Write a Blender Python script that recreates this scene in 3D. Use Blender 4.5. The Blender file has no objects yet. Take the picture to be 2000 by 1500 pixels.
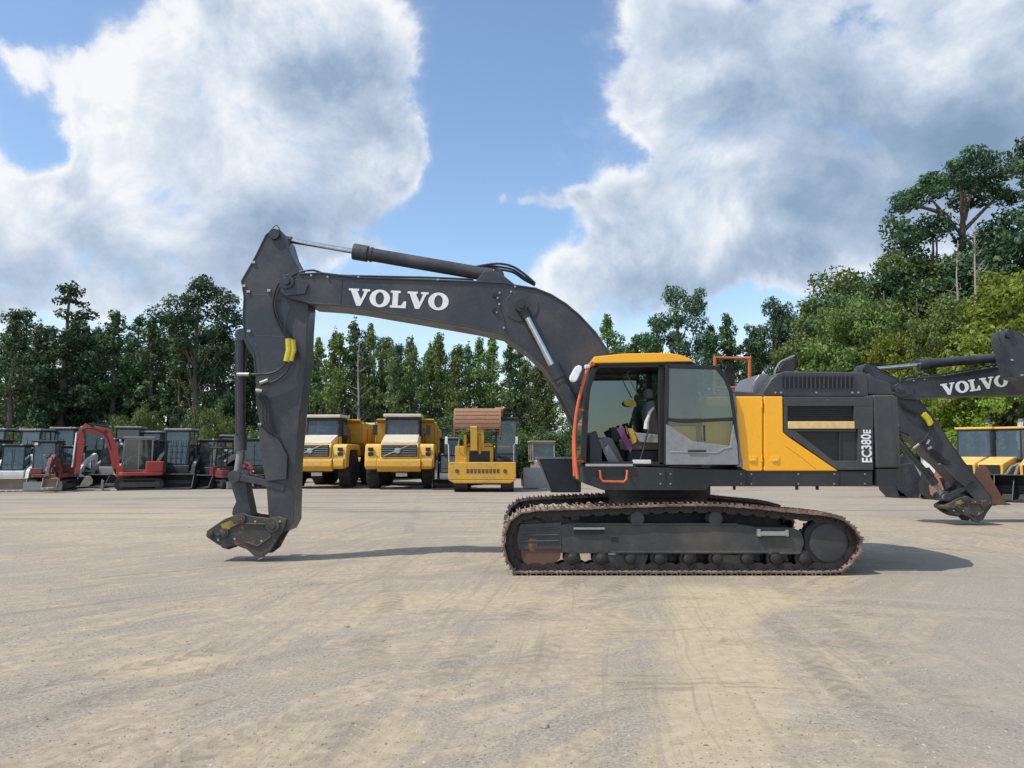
import bpy, math, random
from math import sin, cos, pi, radians, sqrt, atan2, hypot
from mathutils import Vector, Matrix, noise
random.seed(7)
S = bpy.context.scene
COL = S.collection
H = 1.75; F = 1500.0; TH = math.atan(0.09)

def W(px, py, D):                       # a point at distance D (world Y) for a place in the 2000x1500 view
    a = (px-1000)/F; b = (750-py)/F
    s = D/(cos(TH)-b*sin(TH))
    return (a*s, D, H+(sin(TH)+b*cos(TH))*s)
def XG(px, D):                          # world X at distance D near the horizon
    return (px-1000)/F*D/cos(TH)/1.008
# ------------------------------------------------------------------ materials
def newmat(name):
    m = bpy.data.materials.new(name); m.use_nodes = True
    nt = m.node_tree; nt.nodes.clear()
    o = nt.nodes.new('ShaderNodeOutputMaterial')
    return m, nt, o
def N(nt, t, **kw):
    n = nt.nodes.new(t)
    for k, v in kw.items():
        if k[0] == '_': n.inputs[k[1:].replace('_', ' ')].default_value = v
        else: setattr(n, k, v)
    return n
def mth(nt, op, a, b=None, c=None, clamp=False):
    n = nt.nodes.new('ShaderNodeMath'); n.operation = op; n.use_clamp = clamp
    for i, x in enumerate((a, b, c)):
        if x is None: continue
        if isinstance(x, (int, float)): n.inputs[i].default_value = x
        else: nt.links.new(x, n.inputs[i])
    return n.outputs[0]
def mixc(nt, fac, a, b, bt='MIX'):
    n = nt.nodes.new('ShaderNodeMix'); n.data_type = 'RGBA'; n.blend_type = bt
    for i, x in ((0, fac), (6, a), (7, b)):
        if isinstance(x, (int, float)): n.inputs[i].default_value = x
        elif isinstance(x, tuple): n.inputs[i].default_value = (*x[:3], 1)
        else: nt.links.new(x, n.inputs[i])
    return n.outputs[2]
def ramp(nt, x, p0, p1, c0=0.0, c1=1.0, smooth=True):
    n = nt.nodes.new('ShaderNodeMapRange'); n.interpolation_type = 'SMOOTHSTEP' if smooth else 'LINEAR'
    nt.links.new(x, n.inputs[0])
    n.inputs[1].default_value = p0; n.inputs[2].default_value = p1
    n.inputs[3].default_value = c0; n.inputs[4].default_value = c1
    return n.outputs[0]
def noi(nt, vec, scale, detail=4, rough=0.55, dist=0.0):
    n = N(nt, 'ShaderNodeTexNoise', _Scale=scale, _Detail=detail, _Roughness=rough, _Distortion=dist)
    if vec is not None: nt.links.new(vec, n.inputs['Vector'])
    return n.outputs['Fac']

def paint(name, col, rough=0.45, metal=0.0, dirt=0.35, dirtcol=(0.27, 0.23, 0.18), scale=1.6, bump=0.02, up=0.3, spec=0.5, wear=0.0, coat=0.0, rust=0.0, vr=(0.8, 1.16)):
    m, nt, o = newmat(name)
    p = N(nt, 'ShaderNodeBsdfPrincipled'); nt.links.new(p.outputs[0], o.inputs[0])
    tc = N(nt, 'ShaderNodeTexCoord'); g = N(nt, 'ShaderNodeNewGeometry')
    n1 = noi(nt, tc.outputs['Object'], scale, 8, 0.65)
    n2 = noi(nt, tc.outputs['Object'], scale*9, 5, 0.7)
    sp = N(nt, 'ShaderNodeSeparateXYZ'); nt.links.new(g.outputs['Normal'], sp.inputs[0])
    upf = ramp(nt, sp.outputs[2], 0.3, 0.95, 0, up)
    d = mth(nt, 'MULTIPLY', ramp(nt, n1, 0.42, 0.75), dirt)
    d = mth(nt, 'ADD', d, mth(nt, 'MULTIPLY', upf, ramp(nt, n2, 0.2, 0.65)), clamp=True)
    var = ramp(nt, n2, 0.2, 0.8, *vr)
    cc = mixc(nt, 1.0, (*col,), var, 'MULTIPLY')
    if rust > 0:
        r = ramp(nt, noi(nt, tc.outputs['Object'], scale*3.1, 9, 0.7), 0.62-rust*0.3, 0.72-rust*0.2)
        cc = mixc(nt, r, cc, mixc(nt, n2, (0.16, 0.06, 0.03), (0.3, 0.15, 0.08)))
    if wear > 0:
        w = ramp(nt, noi(nt, tc.outputs['Object'], scale*14, 6, 0.75), 0.68-wear*0.2, 0.74-wear*0.2)
        cc = mixc(nt, w, cc, (0.32, 0.31, 0.3))
    c = mixc(nt, d, cc, dirtcol)
    nt.links.new(c, p.inputs['Base Color'])
    r = mth(nt, 'ADD', mth(nt, 'MULTIPLY', d, 0.5), ramp(nt, n2, 0.3, 0.7, rough-0.06, rough+0.1), clamp=True)
    nt.links.new(r, p.inputs['Roughness'])
    p.inputs['Metallic'].default_value = metal
    p.inputs['Specular IOR Level'].default_value = spec
    if coat: p.inputs['Coat Weight'].default_value = coat; p.inputs['Coat Roughness'].default_value = 0.12
    if bump:
        b = N(nt, 'ShaderNodeBump', _Strength=0.5, _Distance=bump)
        nt.links.new(n1 if bump > 0.015 else n2, b.inputs['Height']); nt.links.new(b.outputs[0], p.inputs['Normal'])
    return m

def glassmat(name, tint=(0.36, 0.45, 0.43), refl=0.16, dusty=0.12, dustcol=(0.35, 0.4, 0.4)):
    m, nt, o = newmat(name)
    t = N(nt, 'ShaderNodeBsdfTransparent'); t.inputs[0].default_value = (*tint, 1)
    gl = N(nt, 'ShaderNodeBsdfGlossy', _Roughness=0.03); gl.inputs[0].default_value = (0.9, 0.95, 0.95, 1)
    df = N(nt, 'ShaderNodeBsdfDiffuse'); df.inputs[0].default_value = (*dustcol, 1)
    fr = N(nt, 'ShaderNodeFresnel', _IOR=1.5)
    f = mth(nt, 'ADD', fr.outputs[0], refl-0.04, clamp=True)
    a = N(nt, 'ShaderNodeMixShader'); nt.links.new(f, a.inputs[0]); nt.links.new(t.outputs[0], a.inputs[1]); nt.links.new(gl.outputs[0], a.inputs[2])
    tc = N(nt, 'ShaderNodeTexCoord')
    d = ramp(nt, noi(nt, tc.outputs['Object'], 3.0, 6, 0.6), 0.3, 0.8, dusty*0.4, dusty*1.8)
    b = N(nt, 'ShaderNodeMixShader'); nt.links.new(d, b.inputs[0]); nt.links.new(a.outputs[0], b.inputs[1]); nt.links.new(df.outputs[0], b.inputs[2])
    nt.links.new(b.outputs[0], o.inputs[0])
    return m

M = {}
M['slate'] = paint('slate_paint', (0.033, 0.038, 0.048), 0.36, dirt=0.5, dirtcol=(0.115, 0.105, 0.095), up=0.3, bump=0.005, wear=0.06)
M['slate2'] = paint('dark_slate_paint', (0.022, 0.024, 0.027), 0.45, dirt=0.25, dirtcol=(0.09, 0.08, 0.07), up=0.3, bump=0.004)
M['black'] = paint('black_paint', (0.010, 0.011, 0.012), 0.5, dirt=0.3, dirtcol=(0.05, 0.045, 0.04), up=0.3, bump=0.004)
M['anthra'] = paint('anthracite_panel', (0.046, 0.047, 0.050), 0.40, dirt=0.4, dirtcol=(0.11, 0.10, 0.09), up=0.5, bump=0.003, wear=0.08)
M['yellow'] = paint('yellow_paint', (0.95, 0.43, 0.006), 0.3, dirt=0.05, dirtcol=(0.6, 0.36, 0.08), up=0.08, bump=0.0, coat=0.3, vr=(.96, 1.03))
M['yellow3'] = paint('dusty_yellow_paint', (0.80, 0.46, 0.06), 0.45, dirt=0.6, dirtcol=(0.62, 0.46, 0.22), up=0.3, bump=0.004)
M['yellow2'] = paint('old_yellow_paint', (0.62, 0.34, 0.035), 0.45, dirt=0.5, dirtcol=(0.33, 0.24, 0.12), up=0.35, bump=0.006, rust=0.1)
M['cream'] = paint('dusty_cream_paint', (0.62, 0.56, 0.44), 0.5, dirt=0.4, dirtcol=(0.42, 0.36, 0.27), up=0.3, bump=0.005)
M['stripe'] = paint('sand_yellow_trim', (0.72, 0.5, 0.2), 0.5, dirt=0.3, dirtcol=(0.5, 0.4, 0.28), bump=0)
M['white'] = paint('white_paint', (0.72, 0.72, 0.7), 0.4, dirt=0.3, dirtcol=(0.4, 0.37, 0.32), up=0.2, bump=0)
M['letter'] = paint('white_lettering', (0.8, 0.8, 0.8), 0.5, dirt=0.15, dirtcol=(0.5, 0.5, 0.5), up=0, bump=0)
M['grey'] = paint('grey_paint', (0.235, 0.235, 0.24), 0.4, dirt=0.25, dirtcol=(0.3, 0.27, 0.23), up=0.3, bump=0.003)
M['silver'] = paint('worn_steel', (0.42, 0.42, 0.42), 0.32, metal=0.7, dirt=0.3, up=0.2, bump=0.003)
M['chrome'] = paint('chrome_rod', (0.62, 0.64, 0.67), 0.14, metal=1.0, dirt=0.05, up=0, bump=0)
M['orange'] = paint('orange_rail', (0.66, 0.115, 0.03), 0.45, dirt=0.35, dirtcol=(0.5, 0.3, 0.2), up=0.2, bump=0)
M['red'] = paint('red_paint', (0.40, 0.04, 0.028), 0.42, dirt=0.35, dirtcol=(0.32, 0.2, 0.15), up=0.3, bump=0.004)
M['redd'] = paint('dull_red_paint', (0.2, 0.035, 0.035), 0.5, dirt=0.5, dirtcol=(0.2, 0.15, 0.12), up=0.3, bump=0.004)
M['rubber'] = paint('rubber', (0.018, 0.017, 0.017), 0.75, dirt=0.5, dirtcol=(0.10, 0.085, 0.07), up=0.4, bump=0.006)
M['frame'] = paint('dusty_track_frame', (0.042, 0.044, 0.047), 0.5, dirt=0.8, dirtcol=(0.14, 0.115, 0.09), up=0.5, bump=0.008)
M['idler'] = paint('rusty_idler', (0.06, 0.05, 0.045), 0.55, dirt=0.5, dirtcol=(0.13, 0.09, 0.06), up=0.4, bump=0.01, rust=0.35)
M['shoe'] = paint('dusty_track_shoe', (0.14, 0.095, 0.075), 0.5, metal=0.3, dirt=0.9, dirtcol=(0.42, 0.31, 0.235), up=0.65, bump=0.01, scale=3, rust=0.2)
M['chain'] = paint('oily_chain', (0.022, 0.019, 0.018), 0.5, dirt=0.6, dirtcol=(0.06, 0.048, 0.04), up=0.3, bump=0.01, scale=5, rust=0.08)
M['rust'] = paint('rusty_steel', (0.28, 0.14, 0.075), 0.7, dirt=0.5, dirtcol=(0.34, 0.22, 0.15), up=0.3, bump=0.01, rust=0.3)
M['rustplate'] = paint('rust_brown_plate', (0.12, 0.06, 0.035), 0.55, dirt=0.5, dirtcol=(0.16, 0.1, 0.07), up=0.3, bump=0.01)
M['coupler'] = paint('muddy_coupler', (0.045, 0.043, 0.04), 0.55, dirt=0.8, dirtcol=(0.13, 0.11, 0.075), up=0.5, bump=0.02, scale=3, rust=0.25)
M['mud'] = paint('dried_mud_paint', (0.3, 0.25, 0.18), 0.8, dirt=0.7, dirtcol=(0.42, 0.36, 0.27), up=0.6, bump=0.02)
M['decal'] = paint('yellow_sleeve', (0.62, 0.5, 0.02), 0.5, dirt=0.3, up=0.1, bump=0)
M['decal2'] = paint('dirty_yellow_decal', (0.3, 0.24, 0.03), 0.6, dirt=0.9, dirtcol=(0.1, 0.085, 0.06), scale=6, bump=0)
M['seat'] = paint('grey_seat_fabric', (0.10, 0.10, 0.105), 0.8, dirt=0.3, dirtcol=(0.2, 0.18, 0.16), bump=0.004)
M['light_fabric'] = paint('pale_strap', (0.6, 0.6, 0.58), 0.7, dirt=0.2, bump=0)
M['purple'] = paint('plum_cloth', (0.16, 0.03, 0.12), 0.7, dirt=0.2, bump=0.003)
M['gold'] = paint('gold_bottle', (0.6, 0.33, 0.03), 0.4, dirt=0.2, bump=0)
M['hose'] = paint('hose_rubber', (0.016, 0.016, 0.018), 0.35, dirt=0.3, dirtcol=(0.09, 0.08, 0.07), up=0.3, bump=0)
M['glass'] = glassmat('cab_glass', (0.42, 0.5, 0.47), 0.12, 0.04)
M['dglass'] = glassmat('door_glass', (0.80, 0.84, 0.70), 0.07, 0.015)
M['bglass'] = glassmat('machine_glass', (0.2, 0.27, 0.27), 0.10, 0.22, (0.16, 0.20, 0.20))
M['mirror'] = paint('mirror_shell', (0.78, 0.82, 0.84), 0.25, dirt=0.1, bump=0, up=0)
M['muffler'] = paint('pale_muffler_cover', (0.20, 0.20, 0.205), 0.25, metal=0.5, dirt=0.3, up=0.1, bump=0)
M['concrete'] = paint('pale_block', (0.38, 0.36, 0.33), 0.8, dirt=0.4, up=0.2, bump=0.01)
# ------------------------------------------------------------------ mesh builder
class MB:
    def __init__(s): s.v = []; s.f = []; s.mi = []; s.cur = 0
    def add(s, vs, fs, M_=None):
        o = len(s.v)
        if M_ is not None: vs = [tuple(M_ @ Vector(v)) for v in vs]
        s.v += [tuple(v) for v in vs]
        for f in fs: s.f.append([i+o for i in f]); s.mi.append(s.cur)
        return s
    def box(s, x0, x1, y0, y1, z0, z1, M_=None):
        vs = [(x, y, z) for x in (x0, x1) for y in (y0, y1) for z in (z0, z1)]
        return s.add(vs, [(0,1,3,2), (4,6,7,5), (0,4,5,1), (2,3,7,6), (0,2,6,4), (1,5,7,3)], M_)
    def prism(s, pts, y0, y1, M_=None):            # pts: (x,z) outline
        n = len(pts)
        a = sum(pts[i][0]*pts[(i+1) % n][1]-pts[(i+1) % n][0]*pts[i][1] for i in range(n))
        if a < 0: pts = pts[::-1]
        vs = [(x, y0, z) for x, z in pts]+[(x, y1, z) for x, z in pts]
        fs = [list(range(n)), list(range(2*n-1, n-1, -1))]+[(i, i+n, (i+1) % n+n, (i+1) % n) for i in range(n)]
        return s.add(vs, fs, M_)
    def prismx(s, pts, x0, x1, M_=None):           # pts: (y,z)
        n = len(pts)
        a = sum(pts[i][0]*pts[(i+1) % n][1]-pts[(i+1) % n][0]*pts[i][1] for i in range(n))
        if a < 0: pts = pts[::-1]
        vs = [(x0, y, z) for y, z in pts]+[(x1, y, z) for y, z in pts]
        fs = [list(range(n))[::-1], list(range(n, 2*n))]+[(i, (i+1) % n, (i+1) % n+n, i+n) for i in range(n)]
        return s.add(vs, fs, M_)
    def prismz(s, pts, z0, z1, M_=None):           # pts: (x,y)
        n = len(pts)
        a = sum(pts[i][0]*pts[(i+1) % n][1]-pts[(i+1) % n][0]*pts[i][1] for i in range(n))
        if a < 0: pts = pts[::-1]
        vs = [(x, y, z0) for x, y in pts]+[(x, y, z1) for x, y in pts]
        fs = [list(range(n))[::-1], list(range(n, 2*n))]+[(i, (i+1) % n, (i+1) % n+n, i+n) for i in range(n)]
        return s.add(vs, fs, M_)
    def cyl(s, p0, p1, r0, r1=None, n=20, caps=True, M_=None):
        r1 = r0 if r1 is None else r1
        p0 = Vector(p0); p1 = Vector(p1); d = (p1-p0).normalized()
        a = d.orthogonal().normalized(); b = d.cross(a)
        vs = []
        for p, r in ((p0, r0), (p1, r1)):
            for i in range(n):
                t = 2*pi*i/n; vs.append(p+a*(r*cos(t))+b*(r*sin(t)))
        fs = [(i, (i+1) % n, (i+1) % n+n, i+n) for i in range(n)]
        if caps: fs += [list(range(n))[::-1], list(range(n, 2*n))]
        return s.add(vs, fs, M_)
    def tube(s, pts, r, n=8, closed=False, M_=None, radii=None):
        P = [Vector(p) for p in pts]; m = len(P); vs = []; fs = []
        up = None
        for i, p in enumerate(P):
            if closed: t = P[(i+1) % m]-P[i-1]
            else: t = P[min(i+1, m-1)]-P[max(i-1, 0)]
            t.normalize()
            if up is None: up = t.orthogonal().normalized()
            up = (up-t*up.dot(t)).normalized(); b = t.cross(up)
            rr = radii[i] if radii else r
            for k in range(n):
                a = 2*pi*k/n; vs.append(p+up*(rr*cos(a))+b*(rr*sin(a)))
        for i in range(m if closed else m-1):
            j = (i+1) % m
            for k in range(n): fs.append((i*n+k, i*n+(k+1) % n, j*n+(k+1) % n, j*n+k))
        if not closed: fs += [list(range(n))[::-1], [(m-1)*n+k for k in range(n)]]
        return s.add(vs, fs, M_)
    def ribbon(s, pts, th, y0, y1, M_=None):       # thin plate following an open (x,z) line
        up = []; dn = []
        for i, p in enumerate(pts):
            a = pts[max(i-1, 0)]; b = pts[min(i+1, len(pts)-1)]
            dx, dz = b[0]-a[0], b[1]-a[1]; l = hypot(dx, dz) or 1
            nx, nz = -dz/l*th/2, dx/l*th/2
            up.append((p[0]+nx, p[1]+nz)); dn.append((p[0]-nx, p[1]-nz))
        return s.prism(up+dn[::-1], y0, y1, M_)
    def lathe(s, prof, c, axis='Y', n=28, M_=None): # prof: (r, offset)
        vs = []; fs = []; m = len(prof)
        for r, h in prof:
            for i in range(n):
                t = 2*pi*i/n
                if axis == 'Y': vs.append((c[0]+r*cos(t), c[1]+h, c[2]+r*sin(t)))
                elif axis == 'X': vs.append((c[0]+h, c[1]+r*cos(t), c[2]+r*sin(t)))
                else: vs.append((c[0]+r*cos(t), c[1]+r*sin(t), c[2]+h))
        for j in range(m-1):
            for i in range(n): fs.append((j*n+i, j*n+(i+1) % n, (j+1)*n+(i+1) % n, (j+1)*n+i))
        fs += [list(range(n))[::-1], [(m-1)*n+i for i in range(n)]]
        return s.add(vs, fs, M_)
    def build(s, name, mat, parent=None, bevel=0.0, smooth=35, off=None, seg=2):
        me = bpy.data.meshes.new(name)
        vs = s.v
        if off: vs = [(x-off[0], y-off[1], z-off[2]) for x, y, z in vs]
        me.from_pydata(vs, [], s.f)
        mats = mat if isinstance(mat, (list, tuple)) else [mat]
        for m in mats: me.materials.append(m)
        if len(mats) > 1: me.polygons.foreach_set('material_index', s.mi)
        import bmesh
        bm = bmesh.new(); bm.from_mesh(me); bmesh.ops.recalc_face_normals(bm, faces=bm.faces); bm.to_mesh(me); bm.free()
        me.polygons.foreach_set('use_smooth', [True]*len(me.polygons))
        me.set_sharp_from_angle(angle=radians(smooth))
        me.update()
        o = bpy.data.objects.new(name, me); COL.objects.link(o)
        if parent: o.parent = parent
        if bevel:
            b = o.modifiers.new('bevel', 'BEVEL'); b.width = bevel; b.segments = seg; b.limit_method = 'ANGLE'; b.angle_limit = radians(35); b.harden_normals = True
        return o

def each(name, mat, parent, items, bevel=0.0, **k):      # every item (a function that fills a mesh) becomes a part of its own
    for fn in items:
        mb = MB(); fn(mb); mb.build(name, mat, parent, bevel, **k)

def thing(name, label, cat, loc=(0, 0, 0), rz=0.0, group=None):
    o = bpy.data.objects.new(name, None); COL.objects.link(o); o.empty_display_size = 0.2
    o.location = loc; o.rotation_euler = (0, 0, rz)
    o['label'] = label; o['category'] = cat
    if group: o['group'] = group
    return o
def tag(o, label, cat, group=None, kind=None):
    if label: o['label'] = label
    if cat: o['category'] = cat
    if group: o['group'] = group
    if kind: o['kind'] = kind
    return o
def copy_children(src, dst):
    for ch in list(src.children):
        c = ch.copy(); COL.objects.link(c); c.parent = dst
        copy_children(ch, c)
def copy_thing(src, loc, rz, label, scale=None):
    c = src.copy(); COL.objects.link(c); c.location = loc; c.rotation_euler = (0, 0, rz); c['label'] = label
    if scale: c.scale = scale if isinstance(scale, tuple) else (scale,)*3
    copy_children(src, c)
    return c
def crom(pts, n=6, closed=False):                  # Catmull-Rom through points
    out = []; m = len(pts); P = [Vector(p) for p in pts]
    for i in range(m if closed else m-1):
        g = lambda k: P[k % m] if closed else P[min(max(k, 0), m-1)]
        p0, p1, p2, p3 = g(i-1), g(i), g(i+1), g(i+2)
        for k in range(n):
            t = k/n
            out.append(0.5*((2*p1)+(p2-p0)*t+(2*p0-5*p1+4*p2-p3)*t*t+(3*p1-p0-3*p2+p3)*t**3))
    if not closed: out.append(P[-1])
    return [tuple(p) for p in out]

# ------------------------------------------------------------------ lettering
GV = [(0,1),(.60,1),(.60,.88),(.49,.88),(.74,.38),(.93,.88),(.80,.88),(.80,1),(1.24,1),(1.24,.88),(1.12,.88),(.73,0),(.50,0),(.12,.88),(0,.88)]
GL = [(0,1),(.58,1),(.58,.87),(.45,.87),(.45,.14),(.64,.14),(.80,.40),(.93,.40),(.93,0),(0,0),(0,.13),(.13,.13),(.13,.87),(0,.87)]
def word_volvo(mb, T, th=0.006):
    """T maps (u,v) with v in 0..1 (letter height) and u in 0..6 to a local (x,z)"""
    u = 0
    for ch in 'VOLVO':
        if ch == 'O':
            n = 28; c = (u+.62, .5)
            for r in ('y0',):
                out = [T(c[0]+.60*cos(t), c[1]+.52*sin(t)) for t in [2*pi*i/n for i in range(n)]]
                inn = [T(c[0]+.25*cos(t), c[1]+.37*sin(t)) for t in [2*pi*i/n for i in range(n)]]
                vs = [(x, y, z) for y in (mb.y0-th, mb.y0) for x, z in out+inn]
                fs = []
                for i in range(n):
                    j = (i+1) % n
                    fs += [(i, j, n+j, n+i), (2*n+i, 3*n+i, 3*n+j, 2*n+j), (i, 2*n+i, 2*n+j, j), (n+i, n+j, 3*n+j, 3*n+i)]
                mb.add(vs, fs)
            u += 1.24
        else:
            g = GV if ch == 'V' else GL
            mb.prism([T(u+a, b) for a, b in g], mb.y0-th, mb.y0)
            u += 1.22 if ch == 'V' else .98
    return u
# ================================================================== MAIN EXCAVATOR
YC = 12.85
BX = W(1335, 1125, 11.2)[0]
def L(px, py, D=12.5):
    x, y, z = W(px, py, D); return (x-BX, z)
def LL(pts, D=12.5): return [L(a, b, D) for a, b in pts]
def y_(D): return D-YC

EXL = 'large slate and yellow crawler excavator in the foreground, arm down without a bucket'
ex = thing('excavator', EXL, 'excavator', (BX, YC, 0))

def make_track(parent, y0, y1, name='crawler_track'):
    out = [(1003,1128),(984,1095),(978,1062),(986,1022),(1006,1001),(1035,992),(1110,988.5),(1188,985.5),(1283,982.5),(1345,981),(1400,981.5),(1470,986),(1540,993.5),(1600,999),(1645,1007),(1672,1026),(1688,1048),(1692,1066),(1686,1082),(1668,1106),(1645,1127)]
    o2 = LL(out, 11.2); o2[0] = (o2[0][0], 0.0); o2[-1] = (o2[-1][0], 0.0)
    o2 = [(x, 0, max(z, 0.0)) for x, z in o2]
    path = crom(o2, 10)
    # straight bottom run
    a, b = path[-1], path[0]
    path += [(a[0]+(b[0]-a[0])*t/40, 0, 0.0) for t in range(1, 40)]
    P = [Vector(p) for p in path]
    n = len(P); cum = [0]
    for i in range(n): cum.append(cum[-1]+(P[(i+1) % n]-P[i]).length)
    Lt = cum[-1]; K = 54; pitch = Lt/K
    def at(s_):
        s_ %= Lt
        import bisect
        i = bisect.bisect_right(cum, s_)-1; i = min(i, n-1)
        t = (s_-cum[i])/max(cum[i+1]-cum[i], 1e-9)
        return P[i].lerp(P[(i+1) % n], t)
    sh = MB(); chn = MB()
    for k in range(K):
        p0 = at(k*pitch); p1 = at((k+1)*pitch)
        # the path is the grouser tip line
        t = (p1-p0).normalized(); nrm = Vector((t.z, 0, -t.x))   # inward?
        cen = (p0+p1)/2
        if (Vector((0, 0, 0.5))-cen).dot(nrm) < 0: nrm = -nrm
        R = Matrix(((t.x, 0, nrm.x, cen.x), (0, 1, 0, 0), (t.z, 0, nrm.z, cen.z), (0, 0, 0, 1)))
        h = pitch/2*0.97
        j = random.uniform(-.004, .004)
        sh.prism([(-h, .032), (h*.86, .032), (h, .045), (h, .06), (-h, .052)], y0+j, y1+j, R)
        for gx in (-h+.012, -0.01, h-.03):
            sh.prism([(gx-.009, .034), (gx-.004, 0), (gx+.008, 0), (gx+.014, .034)], y0+.006+j, y1-.006+j, R)
        ym = (y0+y1)/2
        for yy in (ym-.17, ym+.11):
            chn.prism([(-h*1.1, .06), (h*1.1, .06), (h*1.15, .13), (h*.5, .165), (-h*.5, .165), (-h*1.15, .12)], yy, yy+.05, R)
        chn.cyl((-h, ym-.19, .11), (-h, ym+.19, .11), .028, n=8, M_=R)
        for bx_ in (-.05, .05):
            chn.cyl((bx_, ym-.24, .06), (bx_, ym-.24, .085), .016, n=6, M_=R)
    tr = sh.build(name, M['shoe'], parent)
    chn.build('track_chain', M['chain'], tr)
    # side frame
    yf0, yf1 = y0+.12, y1-.10
    near = y0 < 0
    if not near: yf0, yf1 = y0+.10, y1-.12
    f = MB()
    fr = LL([(1092,1026),(1118,1022),(1180,1026),(1215,1024),(1440,1024),(1478,1030),(1548,1031),(1566,1038),(1572,1060),(1566,1080),(1500,1080),(1198,1080),(1120,1082),(1092,1078)], 11.3)
    f.prism(fr, yf0, yf1)
    f.prism(LL([(1192,1076),(1500,1076),(1500,1081),(1192,1081)], 11.3), yf0-.035, yf0)
    f.prism(LL([(1500,1079),(1566,1078),(1566,1083),(1500,1083)], 11.3), yf0-.02, yf0)
    f.prism(LL([(1118,1022),(1440,1022),(1440,1026),(1118,1026)], 11.3), yf0-.02, yf0)
    f.prism(LL([(1186,1084),(1268,1084),(1258,1112),(1196,1112)], 11.3), yf0+.02, yf0+.05)
    f.prism(LL([(1398,1084),(1472,1084),(1466,1110),(1404,1110)], 11.3), yf0+.02, yf0+.05)
    fo = f.build('track_frame', M['frame'], tr, bevel=.008)
    # access slots and step
    q = MB()
    q.box(*sorted((L(1194,1050,11.3)[0], L(1208,1050,11.3)[0])), yf0-.004, yf0+.02, L(1200,1059,11.3)[1], L(1200,1049,11.3)[1])
    q.box(L(1122,1036,11.3)[0], L(1180,1036,11.3)[0], yf0-.004, yf0+.02, L(1150,1044,11.3)[1], L(1150,1034,11.3)[1])
    q.build('access_slot', M['black'], tr)
    st = MB()
    st.box(L(1120,1031,11.3)[0], L(1181,1031,11.3)[0], yf0-.05, yf0+.01, L(1150,1034,11.3)[1], L(1150,1030,11.3)[1])
    st.build('step_plate', M['silver'], tr, bevel=.005)
    st = MB()
    a, b = L(1480,1036,11.3), L(1536,1046,11.3)
    st.box(a[0], b[0], yf0-.06, yf0+.01, b[1], a[1]-.01)
    st.box(a[0]-.02, a[0]+.03, yf0-.065, yf0+.01, b[1]-.01, a[1]+.02)
    st.box(b[0]-.02, b[0]+.02, yf0-.065, yf0+.01, b[1]-.01, a[1]+.01)
    st.build('step_plate', M['silver'], tr, bevel=.006)
    # idler guard and wheel
    ig = MB()
    ig.prism(LL([(1016,1024),(1096,1020),(1097,1074),(1012,1074),(1009,1050)], 11.3), yf0-.01, yf0+.22)
    for py in (1032, 1044, 1056):
        ig.prism(LL([(1022,py),(1092,py-1),(1092,py+2.5),(1022,py+3.5)], 11.3), yf0-.03, yf0)
    ig.build('idler_guard', M['frame'], tr, bevel=.01)
    ig = MB()
    ig.prism(LL([(1016,1074),(1097,1072),(1094,1092),(1078,1104),(1034,1107),(1020,1096)], 11.3), yf0+.01, yf0+.2)
    ig.build('idler_cover', M['rustplate'], tr, bevel=.01)
    ic = L(1040,1062,11.3)
    w = MB()
    ym = (y0+y1)/2
    w.lathe([(.05,-.2),(.12,-.18),(.16,-.1),(.33,-.09),(.35,-.07),(.35,-.03),(.37,-.02),(.37,.02),(.35,.03),(.35,.07),(.33,.09),(.16,.1),(.12,.18),(.05,.2)], (ic[0], ym, ic[1]))
    w.build('idler_wheel', M['idler'], tr)
    # sprocket and final drive
    sc = L(1620,1061,11.3)
    w = MB(); nt_ = 22; pts = []
    for i in range(nt_*4):
        a = 2*pi*i/(nt_*4); r = .385 if i % 4 in (1, 2) else .335
        pts.append((sc[0]+r*cos(a), sc[1]+r*sin(a)))
    w.prism(pts, ym-.05, ym+.05)
    w.build('drive_sprocket', M['idler'], tr, bevel=.004)
    w = MB()
    yo = yf0-.005
    if near: w.lathe([(.25,-.0),(.275,.01),(.285,.03),(.285,.06)], (sc[0], yo, sc[1]), n=40)
    else: w.lathe([(.34,-.25),(.34,-.1),(.285,-.06),(.275,-.01),(.25,0)], (sc[0], yf1+.005, sc[1]), n=40)
    for i in range(16):
        a = 2*pi*i/16
        w.cyl((sc[0]+.305*cos(a), yo+.05, sc[1]+.305*sin(a)), (sc[0]+.305*cos(a), yo+.08, sc[1]+.305*sin(a)), .014, n=6)
    fd = w.build('final_drive', M['frame'], tr)
    w = MB(); w.lathe([(.34, .03), (.365, .05), (.37, .2)] if near else [(.36, -.2), (.355, -.075), (.33, -.05)], (sc[0], yo if near else yf1+.005, sc[1]), n=40); w.build('drive_ring', M['black'], tr)
    for px in (1245, 1398):
        c = L(px, 1013, 11.3); w = MB()
        w.lathe([(.03,-.2),(.1,-.19),(.105,-.17),(.09,-.15),(.09,-.05),(.11,-.04),(.11,.04),(.09,.05),(.09,.15),(.1,.2)], (c[0], ym, c[1]), n=24)
        w.box(c[0]-.05, c[0]+.05, ym-.08, ym+.08, c[1]-.22, c[1]-.05)
        w.build('carrier_roller', M['frame'], tr)
    for i in range(9):
        px = 1118+i*(1572-1118)/8
        c = L(px, 1094, 11.3); w = MB()
        w.lathe([(.04,-.22),(.075,-.2),(.085,-.16),(.125,-.15),(.125,-.1),(.1,-.09),(.1,.09),(.125,.1),(.125,.15),(.085,.16),(.075,.2),(.04,.22)], (c[0], ym, .225), n=22)
        w.box(c[0]-.06, c[0]+.06, ym-.2, ym-.14, .26, L(px,1080,11.3)[1]+.01)
        w.build('track_roller', M['chain'], tr)
    return tr
make_track(ex, y_(11.2), y_(11.8))
make_track(ex, y_(13.9), y_(14.5))
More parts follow.
